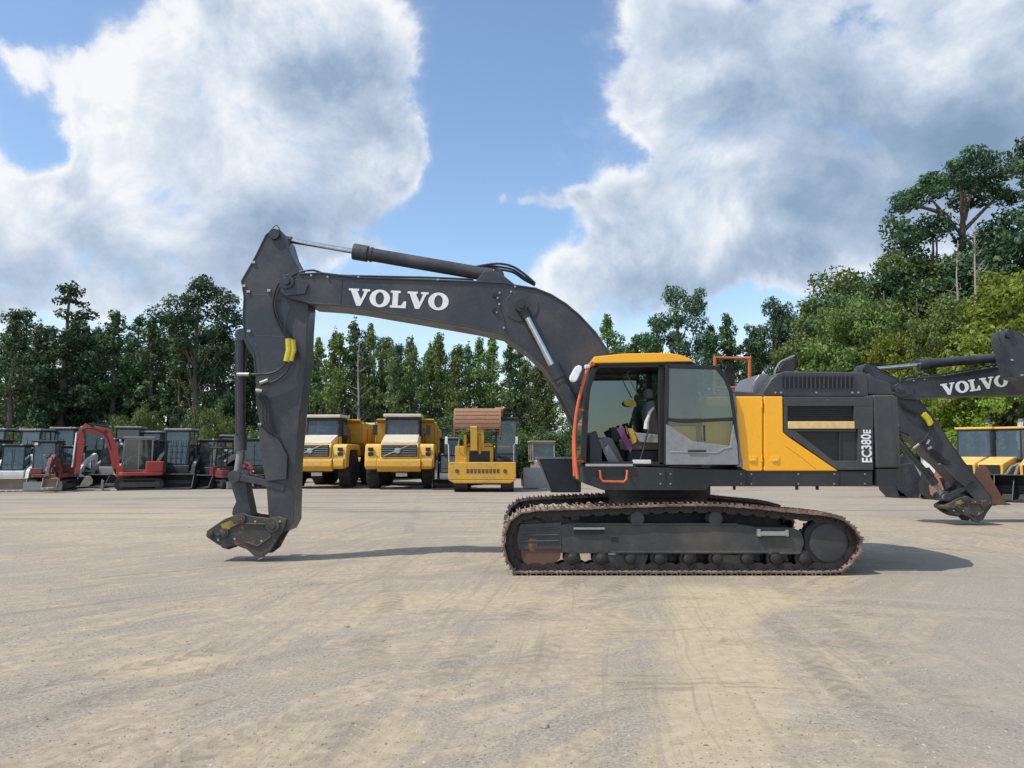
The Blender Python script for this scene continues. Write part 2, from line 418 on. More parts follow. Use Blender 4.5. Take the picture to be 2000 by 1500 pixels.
# car body
m = MB()
cx = L(1283, 950, YC)[0]
m.prismz([(cx-.75, -1.1), (cx-1.35, -1.0), (cx-1.4, -1.15), (cx+1.4, -1.15), (cx+1.35, -1.0), (cx+.75, -.7), (cx+.75, .7), (cx+1.35, 1.0), (cx+1.4, 1.15), (cx-1.4, 1.15), (cx-1.35, 1.0), (cx-.75, .7)], .55, .86)
body = m.build('car_body', M['black'], ex, bevel=.02)
m = MB(); m.lathe([(.78, 0), (.8, .05), (.8, .2), (.86, .21), (.86, .36)], (cx, 0, .85), 'Z', 48); m.build('swing_ring', M['black'], body)

# deck frame
NEAR = 11.25
m = MB()
deck = LL([(1137,909),(1243,909),(1243,912),(1458,918),(1640,920),(1706,920),(1706,950),(1386,950),(1380,958),(1180,958),(1140,944)], NEAR)
m.prism(deck, y_(NEAR)+.02, y_(14.43))
dk = m.build('deck_frame', M['slate2'], ex, bevel=.012)
m = MB()
m.box(L(1143,909,NEAR)[0], L(1236,909,NEAR)[0], y_(NEAR)-.03, y_(NEAR)+.3, L(0,911,NEAR)[1], L(0,906,NEAR)[1])
m.build('door_sill', M['silver'], dk, bevel=.005)
for px in (1300, 1458, 1640):
    m = MB(); m.prism(LL([(px,921),(px+1.6,921),(px+1.6,949),(px,949)], NEAR), y_(NEAR)+.012, y_(NEAR)+.03); m.build('deck_seam', M['black'], dk)
each('deck_bolt', M['grey'], dk, [(lambda mb, c=L(px, py, NEAR): mb.cyl((c[0], y_(NEAR)+.008, c[1]), (c[0], y_(NEAR)+.03, c[1]), .013, n=6)) for px in (1290, 1310, 1448, 1468, 1560, 1630, 1690) for py in (926, 945)])
m = MB()
hp = LL([(1172,920),(1173,934),(1177,940),(1218,941),(1223,936),(1225,920)], NEAR-.06)
m.tube([(hp[0][0], y_(NEAR)+.03, hp[0][1])]+[(x, y_(NEAR)-.07, z) for x, z in hp]+[(hp[-1][0], y_(NEAR)+.03, hp[-1][1])], .017, 8)
m.build('step_handle', M['orange'], dk)
for px in (1437, 1560, 1600):
    m = MB(); c = L(px, 953, NEAR); m.box(c[0]-.015, c[0]+.015, y_(NEAR)+.05, y_(NEAR)+.1, c[1]-.03, c[1]+.05); m.build('drain_plug', M['black'], dk)
# rear core and panels
m = MB()
core = LL([(1440,776),(1706,776),(1706,921),(1440,921)], NEAR+.1)
m.prism(core, y_(NEAR)+.09, y_(14.40))
co = m.build('engine_bay', M['slate2'], ex, bevel=.02)
# yellow panels (two doors with a seam)
m = MB()
yb = 920
pa = [(1436,774),(1490,774),(1490,yb),(1462,yb),(1452,917),(1446,909),(1441,880)]
pb = [(1492,774),(1529,774),(1530,844),(1540,853),(1638,yb),(1492,yb)]
m.prism(LL(pa, NEAR), y_(NEAR), y_(NEAR)+.085); sp1 = m.build('side_panel', M['yellow'], ex, bevel=.018, seg=3)
m = MB(); m.prism(LL(pb, NEAR), y_(NEAR), y_(NEAR)+.085); sp2 = m.build('side_panel', M['yellow'], ex, bevel=.018, seg=3)
for sp_, px in ((sp1, 1470), (sp2, 1514)):
    c = L(px, 896, NEAR); q = MB()
    q.prism([(c[0]-.06, c[1]-.035), (c[0]-.045, c[1]-.05), (c[0]+.045, c[1]-.05), (c[0]+.06, c[1]-.035), (c[0]+.06, c[1]+.035), (c[0]-.06, c[1]+.035)], y_(NEAR)-.014, y_(NEAR)+.01)
    q.cur = 1; q.box(c[0]-.035, c[0]+.035, y_(NEAR)-.024, y_(NEAR)-.005, c[1]-.035, c[1]-.012)
    q.build('latch', [M['yellow'], M['stripe']], sp_, bevel=.006)
# ridge running down the sloped foot of the yellow panel
for px_, ys in ((1487.5, (790, 895)), (1440, (800, 880))):
    for yy in ys:
        q = MB(); c = L(px_, yy, NEAR); q.cyl((c[0], y_(NEAR)-.006, c[1]-.05), (c[0], y_(NEAR)-.006, c[1]+.05), .014, n=8); q.build('hinge', M['yellow'], sp1)
q = MB(); q.ribbon(LL([(1534,870),(1560,888),(1592,914)], NEAR), .012, y_(NEAR)-.008, y_(NEAR)+.01); q.build('panel_ridge', M['yellow'], sp2, bevel=.003)
# yellow panel behind the folded door
m = MB(); m.prism(LL([(1434,775),(1374,775),(1340,806),(1302,815),(1300,908),(1443,908)], NEAR+.12), y_(NEAR)+.12, y_(NEAR)+.9)
m.build('side_panel', M['yellow'], ex, bevel=.02)
m = MB(); m.prism(LL([(1426,768),(1435,768),(1447,880),(1452,912),(1441,912)], NEAR), y_(NEAR)-.005, y_(NEAR)+.12)
m.build('panel_post', M['grey'], ex, bevel=.008)
m = MB(); m.prism(LL([(1415,762),(1470,765),(1498,771),(1498,776),(1426,776)], NEAR+.05), y_(NEAR)+.1, y_(14.3)); m.build('walkway_top', M['anthra'], ex, bevel=.02)
# dark rear door, built round its recesses
m = MB(); Y0 = y_(NEAR); Y1 = Y0+.085
def rect(mb, x0, y0, x1, y1, a=Y0, b=Y1, D=NEAR): mb.prism(LL([(x0,y0),(x1,y0),(x1,y1),(x0,y1)], D), a, b)
rect(m, 1531, 775, 1706, 793.5)
rect(m, 1531, 793.5, 1539, 838.5)
rect(m, 1668, 793.5, 1706, 838.5)
m.prism(LL([(1531,838.5),(1672,838.5),(1672,843),(1556,843),(1548,856),(1541,853),(1531,843)], NEAR), Y0, Y1)
m.prism(LL([(1548,856),(1556,843),(1628,900),(1676,900),(1676,838.5),(1706,838.5),(1706,918),(1636,918)], NEAR), Y0, Y1)
rd = m.build('rear_door', M['anthra'], ex, bevel=.01)
m = MB(); rect(m, 1539, 823, 1669, 837.5, Y0-.012, Y0+.05); m.build('trim_stripe', M['stripe'], rd, bevel=.01)
m = MB(); rect(m, 1538, 792, 1669, 823, Y0+.05, Y0+.07)
for i in range(7): rect(m, 1541, 796+i*3.6, 1666, 797.2+i*3.6, Y0+.03, Y0+.06)
m.build('vent_grille', M['black'], rd)
m = MB(); m.prism(LL([(1556,842),(1677,842),(1677,901),(1629,901)], NEAR), Y0+.05, Y0+.07)
rect(m, 1640, 842, 1642.5, 901, Y0+.02, Y0+.07)
for i in range(16): 
    y = 845+i*3.5; x0 = 1560+max(0, (y-846))*1.27
    rect(m, x0, y, 1640, y+1, Y0+.035, Y0+.055)
m.build('vent_grille', M['slate2'], rd)
# model number, reading upwards
def text_mesh(s_, size, extr=.003, offset=.02):
    cu = bpy.data.curves.new('number', 'FONT'); cu.body = s_; cu.size = size; cu.extrude = extr; cu.offset = offset*size
    to = bpy.data.objects.new('number', cu); COL.objects.link(to)
    dg = bpy.context.evaluated_depsgraph_get(); me = bpy.data.meshes.new_from_object(to.evaluated_get(dg))
    bpy.data.objects.remove(to); bpy.data.curves.remove(cu)
    return me
def place_text(me, name, parent, u0, v0, wd, ht, Mx, mat):
    xs = [v.co.x for v in me.vertices]; ys = [v.co.y for v in me.vertices]
    x0, x1, y0, y1 = min(xs), max(xs), min(ys), max(ys)
    for v in me.vertices:
        v.co = Mx @ Vector(((v.co.x-x0)/(x1-x0)*wd+u0, (v.co.y-y0)/(y1-y0)*ht+v0, v.co.z))
    me.materials.clear(); me.materials.append(mat)
    o = bpy.data.objects.new(name, me); COL.objects.link(o); o.parent = parent; return o
c0 = L(1703, 903, NEAR); c1 = L(1681, 848, NEAR)
Rz = Matrix(((0, -1, 0, c0[0]), (0, 0, -1, Y0-.004), (1, 0, 0, c0[1]), (0, 0, 0, 1)))
place_text(text_mesh('EC380', 1), 'number_lettering', rd, 0, 0, c1[1]-c0[1], c0[0]-c1[0], Rz, M['letter'])
c2 = L(1703, 846.5, NEAR)
Rz2 = Rz.copy(); Rz2[2][3] = c2[1]
place_text(text_mesh('E', 1), 'number_lettering', rd, 0, 0, .055, .11, Rz2, M['letter'])
# engine hood
m = MB(); HD = 11.62
hood = LL([(1486,771),(1506,740),(1520,729),(1534,725),(1688,727),(1695,733),(1697,776),(1486,776)], HD)
m.prism(hood, y_(HD), y_(14.05))
hd = m.build('engine_hood', M['anthra'], ex, bevel=.03, seg=3)
m = MB()
for i in range(17):
    x = 1530+i*(1664-1530)/16
    rect(m, x-2.1, 735, x+2.1, 757.5, y_(HD)-.005, y_(HD)+.01, HD)
m.build('vent_grille', M['black'], hd)
m = MB()
for i in range(17):
    x = 1530+i*(1664-1530)/16
    m.prism(LL([(x+2.1,733),(x+4.2,733),(x+4.2,759),(x+2.1,759)], HD), y_(HD)-.02, y_(HD)+.005)
m.build('vent_slats', M['anthra'], hd)
for px in (1514, 1525, 1594, 1664, 1676):
    m = MB(); c = L(px, 767, HD); m.cyl((c[0], y_(HD)-.012, c[1]), (c[0], y_(HD)+.01, c[1]), .016, n=8); m.build('hood_bolt', M['silver'], hd)
m = MB()
m.prism(LL([(1466,770),(1472,745),(1482,731),(1500,729),(1509,739),(1497,770)], 11.9), y_(11.9), y_(12.9))
m.build('muffler_cover', M['muffler'], hd, bevel=.03, seg=3)
m = MB()
pts = [(x, y_(13.1), z) for x, z in LL([(1512,735),(1515,722),(1524,708),(1537,701),(1552,695)], 13.1)]
m.tube(crom(pts, 4), .018, 10)
m.build('exhaust_pipe', M['grey'], hd)
m = MB(); m.prism(LL([(1516,727),(1530,708),(1550,700),(1550,727)], 13.3), y_(13.25), y_(13.3)); m.build('exhaust_shield', M['slate2'], hd, bevel=.005)
# counterweight, curved in plan
m = MB(); x0 = L(1709, 860, NEAR)[0]; x1 = L(1757, 860, NEAR)[0]
plan = [(x0, -1.60), (x1-.08, -1.60)]
for i in range(13):
    t = -1.52+3.04*i/12; plan.append((x1+.42*max(0, 1-(t/1.52)**2)**.8, t))
plan += [(x1-.08, 1.60), (x0, 1.60)]
zt = L(0, 771, NEAR)[1]; zb = L(0, 949, NEAR)[1]; zm = L(0, 916, NEAR)[1]
m.prismz(plan, zm+.01, zt)
cw = m.build('counterweight', M['anthra'], ex, bevel=.03, seg=3, smooth=30)
m = MB(); plan2 = [(x+(.05 if x > x0+.1 else 0), y) for x, y in plan]
m.prismz(plan2, zb, zm); m.build('counterweight_base', M['slate2'], cw, smooth=20)
# raised rear deck between hood and counterweight
m = MB(); m.prism(LL([(1697,771),(1697,729),(1712,741),(1738,748),(1745,771)], 11.9), y_(11.9), y_(13.8)); m.build('rear_cowl', M['anthra'], ex, bevel=.02)
# toolbox at the far front corner
m = MB(); m.prism(LL([(1050,896),(1135,896),(1135,962),(1076,962),(1066,930)], 13.4), y_(13.4), y_(14.4)); tb = m.build('toolbox', M['slate'], ex, bevel=.02)
m = MB(); m.ribbon(LL([(1050,895),(1061,922),(1075,958)], 13.39), .03, y_(13.37), y_(13.42)); m.ribbon(LL([(1049,895),(1136,895)], 13.39), .03, y_(13.37), y_(14.42)); m.build('box_rim', M['grey'], tb)

# ---------------- cab
CA, CB = 11.28, 12.36            # near and far side
def PT(px, py, D): x, z = L(px, py, D); return (x, y_(D), z)
cabx = lambda px, py: L(px, py, CA)
m = MB()
aP = [(1159,712),(1150,735),(1143,757),(1139,790),(1137,830),(1135,870),(1134,908)]
def pillar(pts, w, y0, y1):
    q = LL(pts, CA); q2 = [(x+w, z) for x, z in q][::-1]; m.prism(q+q2, y0, y1)
for a, b in ((y_(CA), y_(CA)+.09), (y_(CB)-.09, y_(CB))):
    pillar(aP, .085, a, b)
    m.prism(LL([(1286,712),(1298,712),(1299,908),(1287,908)], CA), a, b)
    m.prism(LL([(1350,706),(1358,708),(1372,822),(1372,835),(1364,835),(1362,824)], CA), a, b)
    m.prism(LL([(1154,709),(1352,706),(1354,717),(1150,719)], CA), a, b)
m.prism(LL([(1135,902),(1298,902),(1298,910),(1134,910)], CA), y_(CA), y_(CB))
m.prism(LL([(1156,707),(1352,704),(1352,712),(1154,716)], CA), y_(CA)+.1, y_(CB)-.1)
q = LL([(1362,826),(1372,826),(1376,908),(1364,908)], CA); m.prism(q, y_(CA)+.05, y_(CB))
m.prism(LL([(1298,822),(1372,824),(1372,832),(1298,832)], CA), y_(CA)+.02, y_(CA)+.08)
m.prism(LL([(1298,830),(1372,830),(1374,908),(1298,908)], CA), y_(CB)-.06, y_(CB))
m.prism(LL([(1135,868),(1290,868),(1290,908),(1134,908)], CA), y_(CB)-.06, y_(CB)-.01)
cab = m.build('cab', M['black'], ex, bevel=.012)
m = MB()
m.prism(LL([(1156,706),(1160,697),(1218,691),(1302,689.5),(1330,694),(1351,703),(1351,707),(1159,710)], CA), y_(CA)-.04, y_(CB)+.03)
m.build('cab_roof', M['yellow'], cab, bevel=.03, seg=3)
m = MB(); m.prism(LL([(1160,710),(1351,706),(1351,709),(1160,714)], CA), y_(CA)-.01, y_(CB)); m.build('roof_seal', M['black'], cab)
def pane(pts, name='window', mat='glass', par=None):
    mb = MB(); n = len(pts); P_ = [Vector(p) for p in pts]
    nn = (P_[1]-P_[0]).cross(P_[2]-P_[0]).normalized()*.006
    mb.add([tuple(p) for p in P_]+[tuple(p+nn) for p in P_], [list(range(n))[::-1], list(range(n, 2*n))]+[(i, (i+1) % n, (i+1) % n+n, i+n) for i in range(n)])
    return mb.build(name, M[mat], par or cab)
ya, yb_ = y_(CA)+.1, y_(CB)-.1
fp = LL([(1155,716),(1147,745),(1141,790),(1138,830),(1136,905)], CA)
mb = MB()
for i in range(len(fp)-1):
    (xa, za), (xb, zb2) = fp[i], fp[i+1]
    mb.add([(xa, ya, za), (xa, yb_, za), (xb, yb_, zb2), (xb, ya, zb2)], [(0, 1, 2, 3)])
mb.build('windscreen', M['glass'], cab)
def sidepane(pts, D, **k): return pane([(x, y_(D), z) for x, z in LL(pts, CA)], **k)
sidepane([(1158,718),(1287,717),(1287,870),(1144,870),(1147,800)], CB-.05)
sidepane([(1299,717),(1352,716),(1364,823),(1299,823)], CB-.05)
sidepane([(1299,717),(1352,716),(1364,823),(1299,823)], CA+.05)
xr = LL([(1354,716),(1368,824)], CA)
pane([(xr[0][0], ya, xr[0][1]), (xr[0][0], yb_, xr[0][1]), (xr[1][0], yb_, xr[1][1]), (xr[1][0], ya, xr[1][1])])
# interior: seat, consoles, monitor, sticks, wheelless controls
yc_ = y_(11.82)
def bx(mb, px0, py0, px1, py1, y0, y1, D=11.6):
    a = L(px0, py0, D); b = L(px1, py1, D); mb.box(a[0], b[0], y0, y1, b[1], a[1])
m = MB()
m.prism(LL([(1216,858),(1262,852),(1290,858),(1290,878),(1220,880)], 11.6), yc_-.25, yc_+.25)
m.prism(LL([(1268,855),(1262,800),(1268,782),(1280,782),(1290,855)], 11.6), yc_-.23, yc_+.23)
m.prism(LL([(1266,778),(1264,760),(1272,757),(1280,762),(1280,778)], 11.6), yc_-.13, yc_+.13)
st = m.build('operator_seat', M['seat'], cab, bevel=.03, seg=3)
m = MB(); bx(m, 1228, 880, 1286, 904, yc_-.2, yc_+.2); m.build('seat_base', M['black'], cab, bevel=.01)
for s_ in (-1, 1):
    m = MB(); m.prism(LL([(1236,845),(1284,850),(1286,866),(1246,864)], 11.6), yc_+s_*.33-.06, yc_+s_*.33+.06)
    m.build('armrest_console', M['grey'], cab, bevel=.012)
    m = MB(); a = L(1240, 846, 11.6); m.tube([(a[0], yc_+s_*.33, a[1]), (a[0]-.02, yc_+s_*.33, a[1]+.1), (a[0]-.05, yc_+s_*.33, a[1]+.17)], .022, 8, radii=[.012, .012, .03]); m.build('joystick', M['black'], cab)
m = MB(); m.prism(LL([(1167,862),(1183,853),(1198,855),(1224,905),(1196,905)], 11.7), yc_+.05, yc_+.42); m.prism(LL([(1178,880),(1190,868),(1212,905),(1190,905)], 11.5), yc_-.25, yc_-.1); m.build('foot_pedals', M['grey'], cab, bevel=.008)
m = MB(); m.prism(LL([(1148,905),(1148,850),(1160,842),(1170,870),(1172,905)], 11.7), yc_-.42, yc_+.42); m.build('dash_panel', M['slate2'], cab, bevel=.01)
m = MB(); bx(m, 1204, 832, 1222, 862, yc_+.28, yc_+.36); m.tube([PT(1224,868,12.1), PT(1216,842,12.1), PT(1208,838,12.1)], .015); m.build('monitor', M['black'], cab, bevel=.006)
m = MB(); m.prism(LL([(1205,838),(1216,832),(1236,876),(1232,884),(1222,870)], 11.45), yc_-.34, yc_-.30); m.build('plum_cloth', M['purple'], cab, bevel=.004)
m = MB(); m.prism(LL([(1226,836),(1236,836),(1246,850),(1244,864),(1236,868)], 11.5), yc_-.28, yc_-.2); m.build('gold_bottle', M['gold'], cab, bevel=.01)
m = MB(); m.tube([PT(1262,838,11.5), PT(1263,825,11.5), PT(1269,806,11.5), PT(1277,796,11.5)], .02, 8, radii=[.04, .035, .025, .018]); m.build('seat_belt', M['light_fabric'], cab)
m = MB(); m.tube(crom([PT(1248,905,11.4), PT(1256,880,11.4), PT(1264,848,11.4), PT(1268,838,11.4)], 3), .012, 6); m.build('seat_lever', M['slate'], cab)
m = MB()
e = LL([(1230+12*cos(t), 787+6.5*sin(t)) for t in [2*pi*i/16 for i in range(16)]], 12.2)
m.prism(e, y_(12.2), y_(12.205)); m.build('window_sticker', M['decal'], cab)
m = MB(); m.tube([PT(1238,718,12.0), PT(1224,730,12.0), PT(1232,745,12.0), PT(1246,772,12.0)], .008, 6); m.build('wiper', M['grey'], cab)
m = MB(); bx(m, 1237, 898, 1272, 906, y_(CA)-.01, y_(CA)+.1, CA); m.build('floor_rag', M['light_fabric'], cab, bevel=.01)
# orange front handrail with mirror
m = MB()
pr = [(1152,714),(1146,724),(1138,752),(1132,775),(1127,800),(1123,830),(1122,860),(1124,900),(1128,935)]
m.tube(crom([PT(a, b, 11.16) for a, b in pr], 4), .023, 10)
for a, b, c_, d in ((1152,714,1162,712), (1124,900,1140,902), (1127,800,1140,802)):
    m.tube([PT(a, b, 11.16), PT(c_, d, 11.3)], .018, 8)
hr = m.build('cab_handrail', M['orange'], ex)
m = MB(); m.tube([PT(1150,716,11.16), PT(1143,716,11.14)], .03, 8); m.build('rail_lamp', M['white'], hr)
m = MB()
m.tube(crom([PT(1122,840,11.85), PT(1121,880,11.85), PT(1123,930,11.85)], 4), .03, 8); m.build('cab_handrail', M['orange'], ex)
m = MB()
mc = LL([(1123,716),(1131,713),(1137,716),(1137,722),(1127,743),(1121,747),(1113,744),(1112,737)], 11.1)
m.prism(mc, y_(11.08), y_(11.16)); mi = m.build('wing_mirror', M['mirror'], ex, bevel=.02, seg=3)
m = MB(); m.tube([PT(1128,744,11.14), PT(1131,752,11.15), PT(1138,753,11.16)], .012, 8); m.build('mirror_arm', M['black'], mi)
# open door folded back along the body
DD = 11.17
m = MB()
def bar(pts, w, a=y_(DD)-.02, b=y_(DD)+.02): m.ribbon(LL(pts, DD), w, a, b)
bar([(1303,715),(1398,718)], .06); bar([(1398,716),(1417,740),(1427,765),(1434,810),(1438,860),(1441,908)], .045)
bar([(1303,712),(1300,908)], .06); bar([(1302,819),(1340,823),(1434,818)], .05)
dr = m.build('cab_door', M['black'], ex, bevel=.008)
m = MB()
m.prism(LL([(1299,826),(1322,842),(1352,862),(1425,871),(1428,850),(1432,828),(1440,868),(1443,908),(1299,908)], DD), y_(DD)-.022, y_(DD)+.03)
m.build('door_panel', M['grey'], dr, bevel=.012)
m = MB(); bar([(1308,882),(1400,884),(1412,876),(1428,873)], .018, y_(DD)-.03, y_(DD)-.02); m.build('door_crease', M['silver'], dr)
m = MB(); bx(m, 1343, 879, 1378, 883, y_(DD)-.045, y_(DD)-.02, DD); m.build('door_handle', M['black'], dr, bevel=.004)
pane([(x, y_(DD), z) for x, z in LL([(1303,716),(1397,719),(1416,741),(1426,766),(1432,817),(1302,818)], DD)], mat='glass', par=dr)
pane([(x, y_(DD)+.005, z) for x, z in LL([(1304,823),(1433,820),(1432,850),(1425,871),(1352,862),(1322,843),(1303,828)], DD)], mat='dglass', par=dr)
m = MB(); bar([(1375,830),(1376,862)], .015, y_(DD)-.03, y_(DD)-.02); bar([(1362,757),(1366,800),(1362,822)], .02, y_(DD)+.03, y_(DD)+.05); m.build('door_stay', M['black'], dr)
# orange guard rails on top
for D_ in (13.35, 14.1):
    m = MB()
    c = LL([(1397,776),(1396,699),(1464,699),(1464,772)], D_)
    m.tube([(x, y_(D_), z) for x, z in c], .036, 8)
    if D_ < 14: m.tube([(x, y_(D_), z) for x, z in LL([(1397,757),(1464,757)], D_)], .02, 8)
    m.build('guard_rail', M['orange'], ex)
m = MB()
for px, py in ((1396,699),(1464,699)):
    a = L(px, py, 13.35); b = L(px, py, 14.1); m.tube([(a[0], y_(13.35), a[1]), (b[0], y_(14.1), a[1])], .026, 8)
m.build('guard_rail', M['orange'], ex)
m = MB(); m.prism(LL([(1414,755),(1414,728),(1419,712),(1428,712),(1434,728),(1434,757)], 14.2), y_(14.15), y_(14.25)); m.build('wing_mirror', M['black'], ex, bevel=.02)
# far side tank / pump bay so the deck is closed from behind
m = MB(); m.prism(LL([(1150,845),(1440,776),(1440,912),(1150,912)], 13.5), y_(13.5), y_(14.38)); m.build('tank_cover', M['slate2'], ex, bevel=.03)

# ---------------- boom, arm and linkage as functions of joint angles
FOOT = L(1266, 868, YC); PIN = L(573, 560, YC)
def arm_group(root, ab, asx, ca=0, sa_=1.0, letters=True, yellow=True):
    ab, asx = radians(ab), radians(asx)
    def rot(p, c, a): x, z = p[0]-c[0], p[1]-c[1]; return (c[0]+x*cos(a)-z*sin(a), c[1]+x*sin(a)+z*cos(a))
    B = lambda p: rot(p, FOOT, ab)
    def A(p):
        q = rot(p, PIN, asx); k = sa_ if p[1] < PIN[1] else 1.0
        return B((PIN[0]+(q[0]-PIN[0])*k, PIN[1]+(q[1]-PIN[1])*k))
    CP = L(534, 1026, 12.6); K = lambda p: A(rot(p, CP, -radians(ca)))
    def PB(px, py, D): x, z = B(L(px, py, D)); return (x, y_(D), z)
    def PA(px, py, D): x, z = A(L(px, py, D)); return (x, y_(D), z)
    BN, BF = y_(12.5), y_(13.2)
    top = [(559,547),(584,534),(629,532),(693,540),(714,541.5),(833,545),(930,549),(984,551),(1011,557),(1046,562),(1076,574),(1105,592),(1132,615),(1160,645),(1181,675),(1203,712),(1232,770),(1262,835),(1285,872)]
    bot = [(1262,893),(1232,878),(1190,852),(1140,806),(1100,765),(1062,715),(1030,685),(997,664),(984,653),(930,641),(800,618),(700,601),(660,596),(602,592),(566,583),(550,576),(545,562)]
    m = MB(); tl = [B(p) for p in LL(top)]; bl = [B(p) for p in LL(bot)]
    m.prism(tl+bl, BN+.015, BF-.015)
    m.ribbon([(x, z-.01) for x, z in tl[1:-1]], .028, BN-.012, BF+.012)
    m.ribbon(bl[:-3], .028, BN-.012, BF+.012)
    f0 = B(FOOT); m.cyl((f0[0], BN-.06, f0[1]), (f0[0], BF+.06, f0[1]), .16, n=24)
    m.prism([B(p) for p in LL([(925,550),(945,526),(975,528),(1010,556)])], BN+.12, BN+.17)
    m.prism([B(p) for p in LL([(925,550),(945,526),(975,528),(1010,556)])], BF-.17, BF-.12)
    # weld doubler round the cylinder eye and the seams
    dbl = [B(p) for p in LL([(1018+34*cos(t), 598+30*sin(t)) for t in [2*pi*i/20 for i in range(20)]])]
    m.prism(dbl, BN-.002, BN+.02)
    m.ribbon([B(p) for p in LL([(972,575),(975,600),(983,622),(990,648)])], .02, BN-.004, BN+.02)
    m.ribbon([B(p) for p in LL([(668,545),(664,595)])], .016, BN+.004, BN+.02)
    bm_ = m.build('boom', M['slate'], root, bevel=.008)
    def knob(T_, px, py, r, d, yy, DD_=12.5):
        x, z = T_(L(px, py, DD_)); return lambda mb: mb.cyl((x, yy-d, z), (x, yy+.02, z), r, n=12)
    each('boom_port', M['black'], bm_, [knob(B, 966, 577, .035, .03, BN), knob(B, 966, 606, .035, .03, BN)])
    each('pipe_clamp', M['silver'], bm_, [knob(B, px, py, .017, .015, BN) for px, py in ((976,572),(972,582),(975,594),(970,610),(998,570),(1006,560),(984,640),(608,538),(640,541),(700,541),(855,546),(593,560))])
    m = MB()
    m.tube(crom([PB(584,531,12.6), PB(612,528,12.6), PB(640,536,12.6), PB(700,539,12.6), PB(833,542,12.6), PB(925,546,12.6)], 4), .018, 8)
    m.build('boom_pipe', M['hose'], bm_)
    if letters:
        a = L(679, 596); ht = .285; wd = L(874, 600)[0]-L(676, 600)[0]; sl = radians(-3.0)
        def T(u, v):
            x = u/5.92*wd; z = v*ht; return B((a[0]+x*cos(sl)-z*sin(sl), a[1]+x*sin(sl)+z*cos(sl)))
        m = MB(); m.y0 = BN+.0145; word_volvo(m, T); m.build('name_lettering', M['letter'], bm_)
    # pin of the boom tip
    m = MB(); p = B(PIN); m.cyl((p[0], BN-.05, p[1]), (p[0], BF+.05, p[1]), .12, n=24); m.cyl((p[0], BN-.09, p[1]), (p[0], BF+.09, p[1]), .06, n=16)
    m.prism([B(q_) for q_ in LL([(548,552),(584,545),(602,556),(596,574),(560,578),(548,570)])], BN-.02, BN+.02)
    m.build('pivot_pin', M['slate'], bm_, bevel=.004)
    # ---- arm
    AN, AF = y_(12.62), y_(13.08)
    arm = [(532,450),(538,447),(546,448),(552,454),(559,466),(568,497),(582,524),(592,556),(601,599),(598,640),(596,700),(591,750),(583,812),(575,908),(573,980),(572,1018),(562,1036),(545,1040),(530,1030),(524,1004),(520,944),(512,900),(509,835),(500,790),(499,730),(496,690),(478,660),(475,624),(477,579),(472,549),(498,504),(520,459)]
    m = MB(); m.prism([A(p) for p in LL(arm, 12.62)], AN, AF)
    al = [A(p) for p in LL(arm, 12.62)]
    m.ribbon(al[4:17], .024, AN-.014, AF+.014); m.ribbon(al[24:]+al[:1], .024, AN-.014, AF+.014)
    m.ribbon([A(p) for p in LL([(478,576),(540,577)], 12.62)], .014, AN-.003, AN+.02)
    m.ribbon([A(p) for p in LL([(488,655),(560,658)], 12.62)], .012, AN-.003, AN+.02)
    m.ribbon([A(p) for p in LL([(500,672),(507,700),(512,760)], 12.62)], .014, AN-.003, AN+.02)
    am = m.build('arm', M['slate'], root, bevel=.008)
    m = MB(); x, z = A(L(545,466,YC)); m.cyl((x, AN-.06, z), (x, AF+.06, z), .09, n=20)
    m.build('pivot_pin', M['slate2'], am, bevel=.004)
    each('cylinder_bracket', M['slate'], am, [(lambda mb, yy=yy: mb.prism([A(p) for p in LL([(470,640),(486,640),(512,690),(500,710),(476,668)], 12.62)], yy, yy+.04)) for yy in (AN+.04, AF-.08)], bevel=.004)
    each('pipe_clamp', M['silver'], am, [(lambda mb, q=A(L(px, py, 12.62)): mb.box(q[0]-.03, q[0]+.03, AN-.03, AN+.01, q[1]-.02, q[1]+.02)) for px, py in ((496,513),(477,559),(486,570),(526,568),(487,647),(508,829),(540,859),(526,860))], bevel=.004)
    # lower guard plates, rocker boss
    m = MB(); m.prism([A(p) for p in LL([(505,828),(520,842),(545,858),(562,890),(560,936),(520,940),(512,900)], 12.58)], y_(12.56), y_(12.62))
    m.build('arm_gusset', M['slate'], am, bevel=.01)
    # hoses down the arm
    D1 = 12.5
    m = MB()
    for off_ in (0, 5):
        pts = [PB(590, 533, 12.56), PB(562+off_, 537+off_*.4, 12.5)]
        pts += [PA(543+off_, 556+off_*.5, D1), PA(533+off_, 585, D1), PA(535+off_, 612, D1), PA(547+off_, 640, D1), PA(562+off_, 664, D1), PA(567+off_*1.8, 685, D1)]
        if off_: pts += [PA(570, 706, D1), PA(556, 730, D1), PA(535, 745, D1), PA(508, 753, D1)]
        else: pts += [PA(560, 706, D1), PA(545, 722, D1), PA(522, 730, D1), PA(490, 731, D1), PA(470, 731, 12.7)]
        m.tube(crom(pts, 5), .019, 8)
    m.tube(crom([PA(520,470,12.75), PA(528,452,12.75), PA(540,440,12.75), PA(548,452,12.75)], 4), .008, 6)
    m.build('hydraulic_hose', M['hose'], am)
    if yellow:
        each('hose_sleeve', M['decal'], am, [lambda m: m.tube([PA(564,662,D1-.01), PA(565,684,D1-.01), PA(560,706,D1-.01)], .055, 10),
            lambda m: m.tube([PA(572,664,D1-.01), PA(574,684,D1-.01), PA(568,705,D1-.01)], .04, 10)])
    each('hose_fitting', M['silver'], am, [(lambda mb, q=q: mb.tube([PA(q[0], q[1], 12.48), PA(q[2], q[3], 12.48)], .032, 8)) for q in ((508,748,524,742),(500,762,512,764),(463,731,487,731))])
    m = MB()
